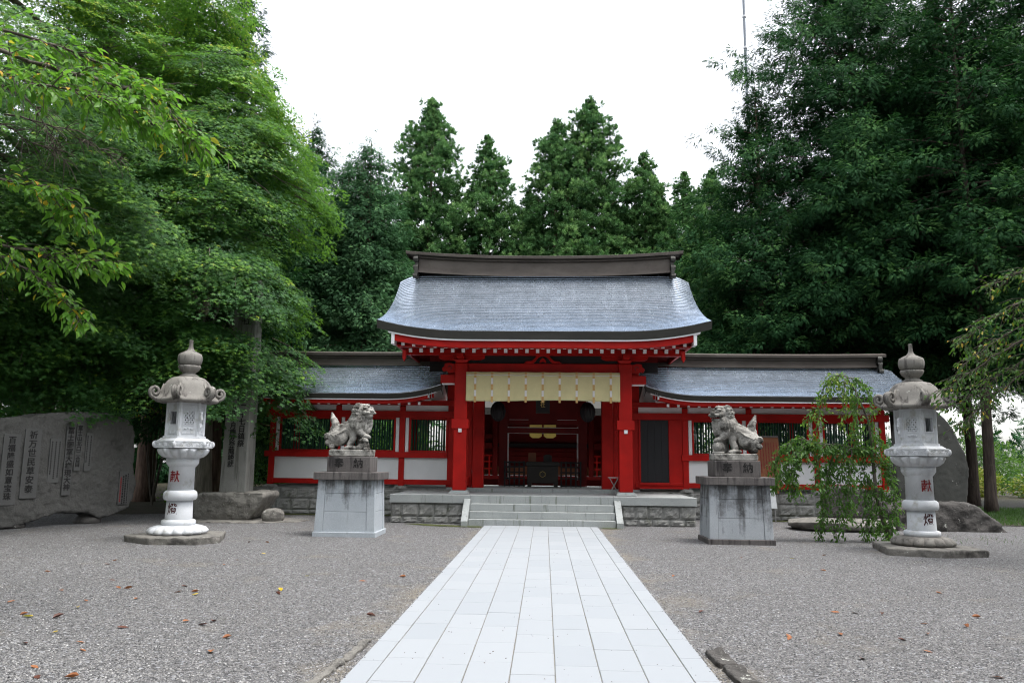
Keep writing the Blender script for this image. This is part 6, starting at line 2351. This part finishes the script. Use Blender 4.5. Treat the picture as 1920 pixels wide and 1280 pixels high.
# hedge-like evergreens in the inner court, seen through the lattices
for i, (x, y, h_) in enumerate(((-7.2, 8.6, 2.6), (-5.6, 9.0, 2.9), (-4.3, 8.4, 2.5), (4.4, 8.6, 2.7), (5.8, 9.2, 2.9), (7.4, 8.8, 2.6), (9.0, 9.0, 2.8))):
    shrub(('evergreen bush behind the %s lattice bay' % ('far left', 'second left', 'inner left', 'inner right', 'second right', 'third right', 'far right')[i]), (x, y, h_ * .5), (.95, .8, h_ * .55), 1500, 50 + i, 'maple', (.35, .2), .13, 'evergreen_bush', 'bush')

# dark woods that read as masses: far behind at left, low beyond the lawn, and round the court behind the visitor
rg = np.random.default_rng(77)
def wood_mass(name, label, P, sz):
    n = len(P)
    me = instances(name, FR_V, FR_F, P, unit(rg.normal(0, 1, (n, 3)) + [0, 0, -.4]), rg.normal(0, .6, (n, 3)) + [0, 0, .6], rg.uniform(.7, 1.3, n) * sz, rg.random(n) * .7)
    tag(link(name, me, M['hinoki']), label, 'woods', None, 'stuff')
n = 7000
ang = rg.random(n)
wood_mass('distant_woods', 'dark mass of far woods behind the left trunks', np.stack([-70 + 62 * ang + rg.normal(0, .5, n), 27 + 6 * rg.random(n) - 10 * (1 - ang) ** 2, 9 * rg.random(n) ** 1.3], 1), 1.5)
n = 4500
wood_mass('distant_hedge', 'low dark hedge line far beyond the lawn at right', np.stack([16 + 60 * rg.random(n), 33 + 6 * rg.random(n), 5.0 * rg.random(n) ** 1.5 * (.6 + .4 * rg.random(n))], 1), .8)
n = 9000
t_ = rg.random(n)
px_ = np.where(t_ < .36, -18.5, np.where(t_ < .64, -18.5 + 37 * (t_ - .36) / .28, 18.5)) + rg.normal(0, 1.0, n)
py_ = np.where(t_ < .36, -6 - 26 * t_ / .36, np.where(t_ < .64, -33, -33 + 27 * (t_ - .64) / .36)) + rg.normal(0, 1.0, n)
wood_mass('surrounding_woods', 'dense dark woods round the court behind the visitor', np.stack([px_, py_, 19 * rg.random(n)], 1), 2.0)

# loose stones: over the gravel near the visitor and spilt on the paving edges
def stones(name, label, P, sz, stops):
    n = len(P)
    V_ = [(1, 0, 0), (-.9, .1, 0), (.1, .8, .1), (0, -.85, 0), (.05, 0, .62), (.3, .45, .35), (-.35, -.3, .4)]
    F_ = [(0, 2, 5), (0, 5, 4), (2, 1, 5), (5, 1, 4), (1, 3, 6), (1, 6, 4), (3, 0, 4), (3, 4, 6)]
    a_ = rg.uniform(0, 6.28, n)
    ax = np.stack([np.cos(a_), np.sin(a_), rg.normal(0, .15, n)], 1)
    nn = np.array([0, 0, 1.0]) + rg.normal(0, .2, (n, 3))
    me = instances(name, V_, F_, P, ax, nn, rg.uniform(.5, 1.4, n) * sz, rg.random(n))
    t = NT(name)
    t.color(t.ramp(t.attr('tint'), stops))
    o_ = link(name, me, t.set(.8, 0, .25))
    tag(o_, label, 'gravel', None, 'stuff')
GS = [(0, (.05, .05, .052)), (.3, (.14, .14, .145)), (.65, (.23, .228, .23)), (.9, (.30, .295, .285)), (1, (.44, .44, .44))]
n = 42000
yy = -13.6 + 8.5 * rg.random(n) ** 1.5
half = (yy + 19.4) * .70 + .4
xx = -.02 + rg.choice([-1, 1], n) * (1.37 + rg.random(n) * (half - 1.37))
stones('gravel_stones', 'loose grey stones on the gravel in the foreground', np.stack([xx, yy, np.full(n, .001)], 1), .0095, GS)
n = 2600
yy = -13.6 + 13.4 * rg.random(n)
s_ = rg.choice([-1, 1], n)
off = np.abs(rg.normal(0, .022, n)) - .035
stones('edge_gravel', 'small gravel spilt along both edges of the paving', np.stack([-.022 + s_ * (1.363 - np.maximum(off, -.002) * 1.2 + np.minimum(off, 0) * -1.0), yy, np.where(off > 0, .0305, .002)], 1), .008, GS)
n = 150
stones('path_grit', 'scattered dark grit lying on the paving', np.stack([rg.uniform(-1.3, 1.25, n), -13.6 + 9 * rg.random(n) ** 1.4, np.full(n, .0305)], 1), .0065, [(0, (.03, .025, .02)), (1, (.14, .10, .07))])
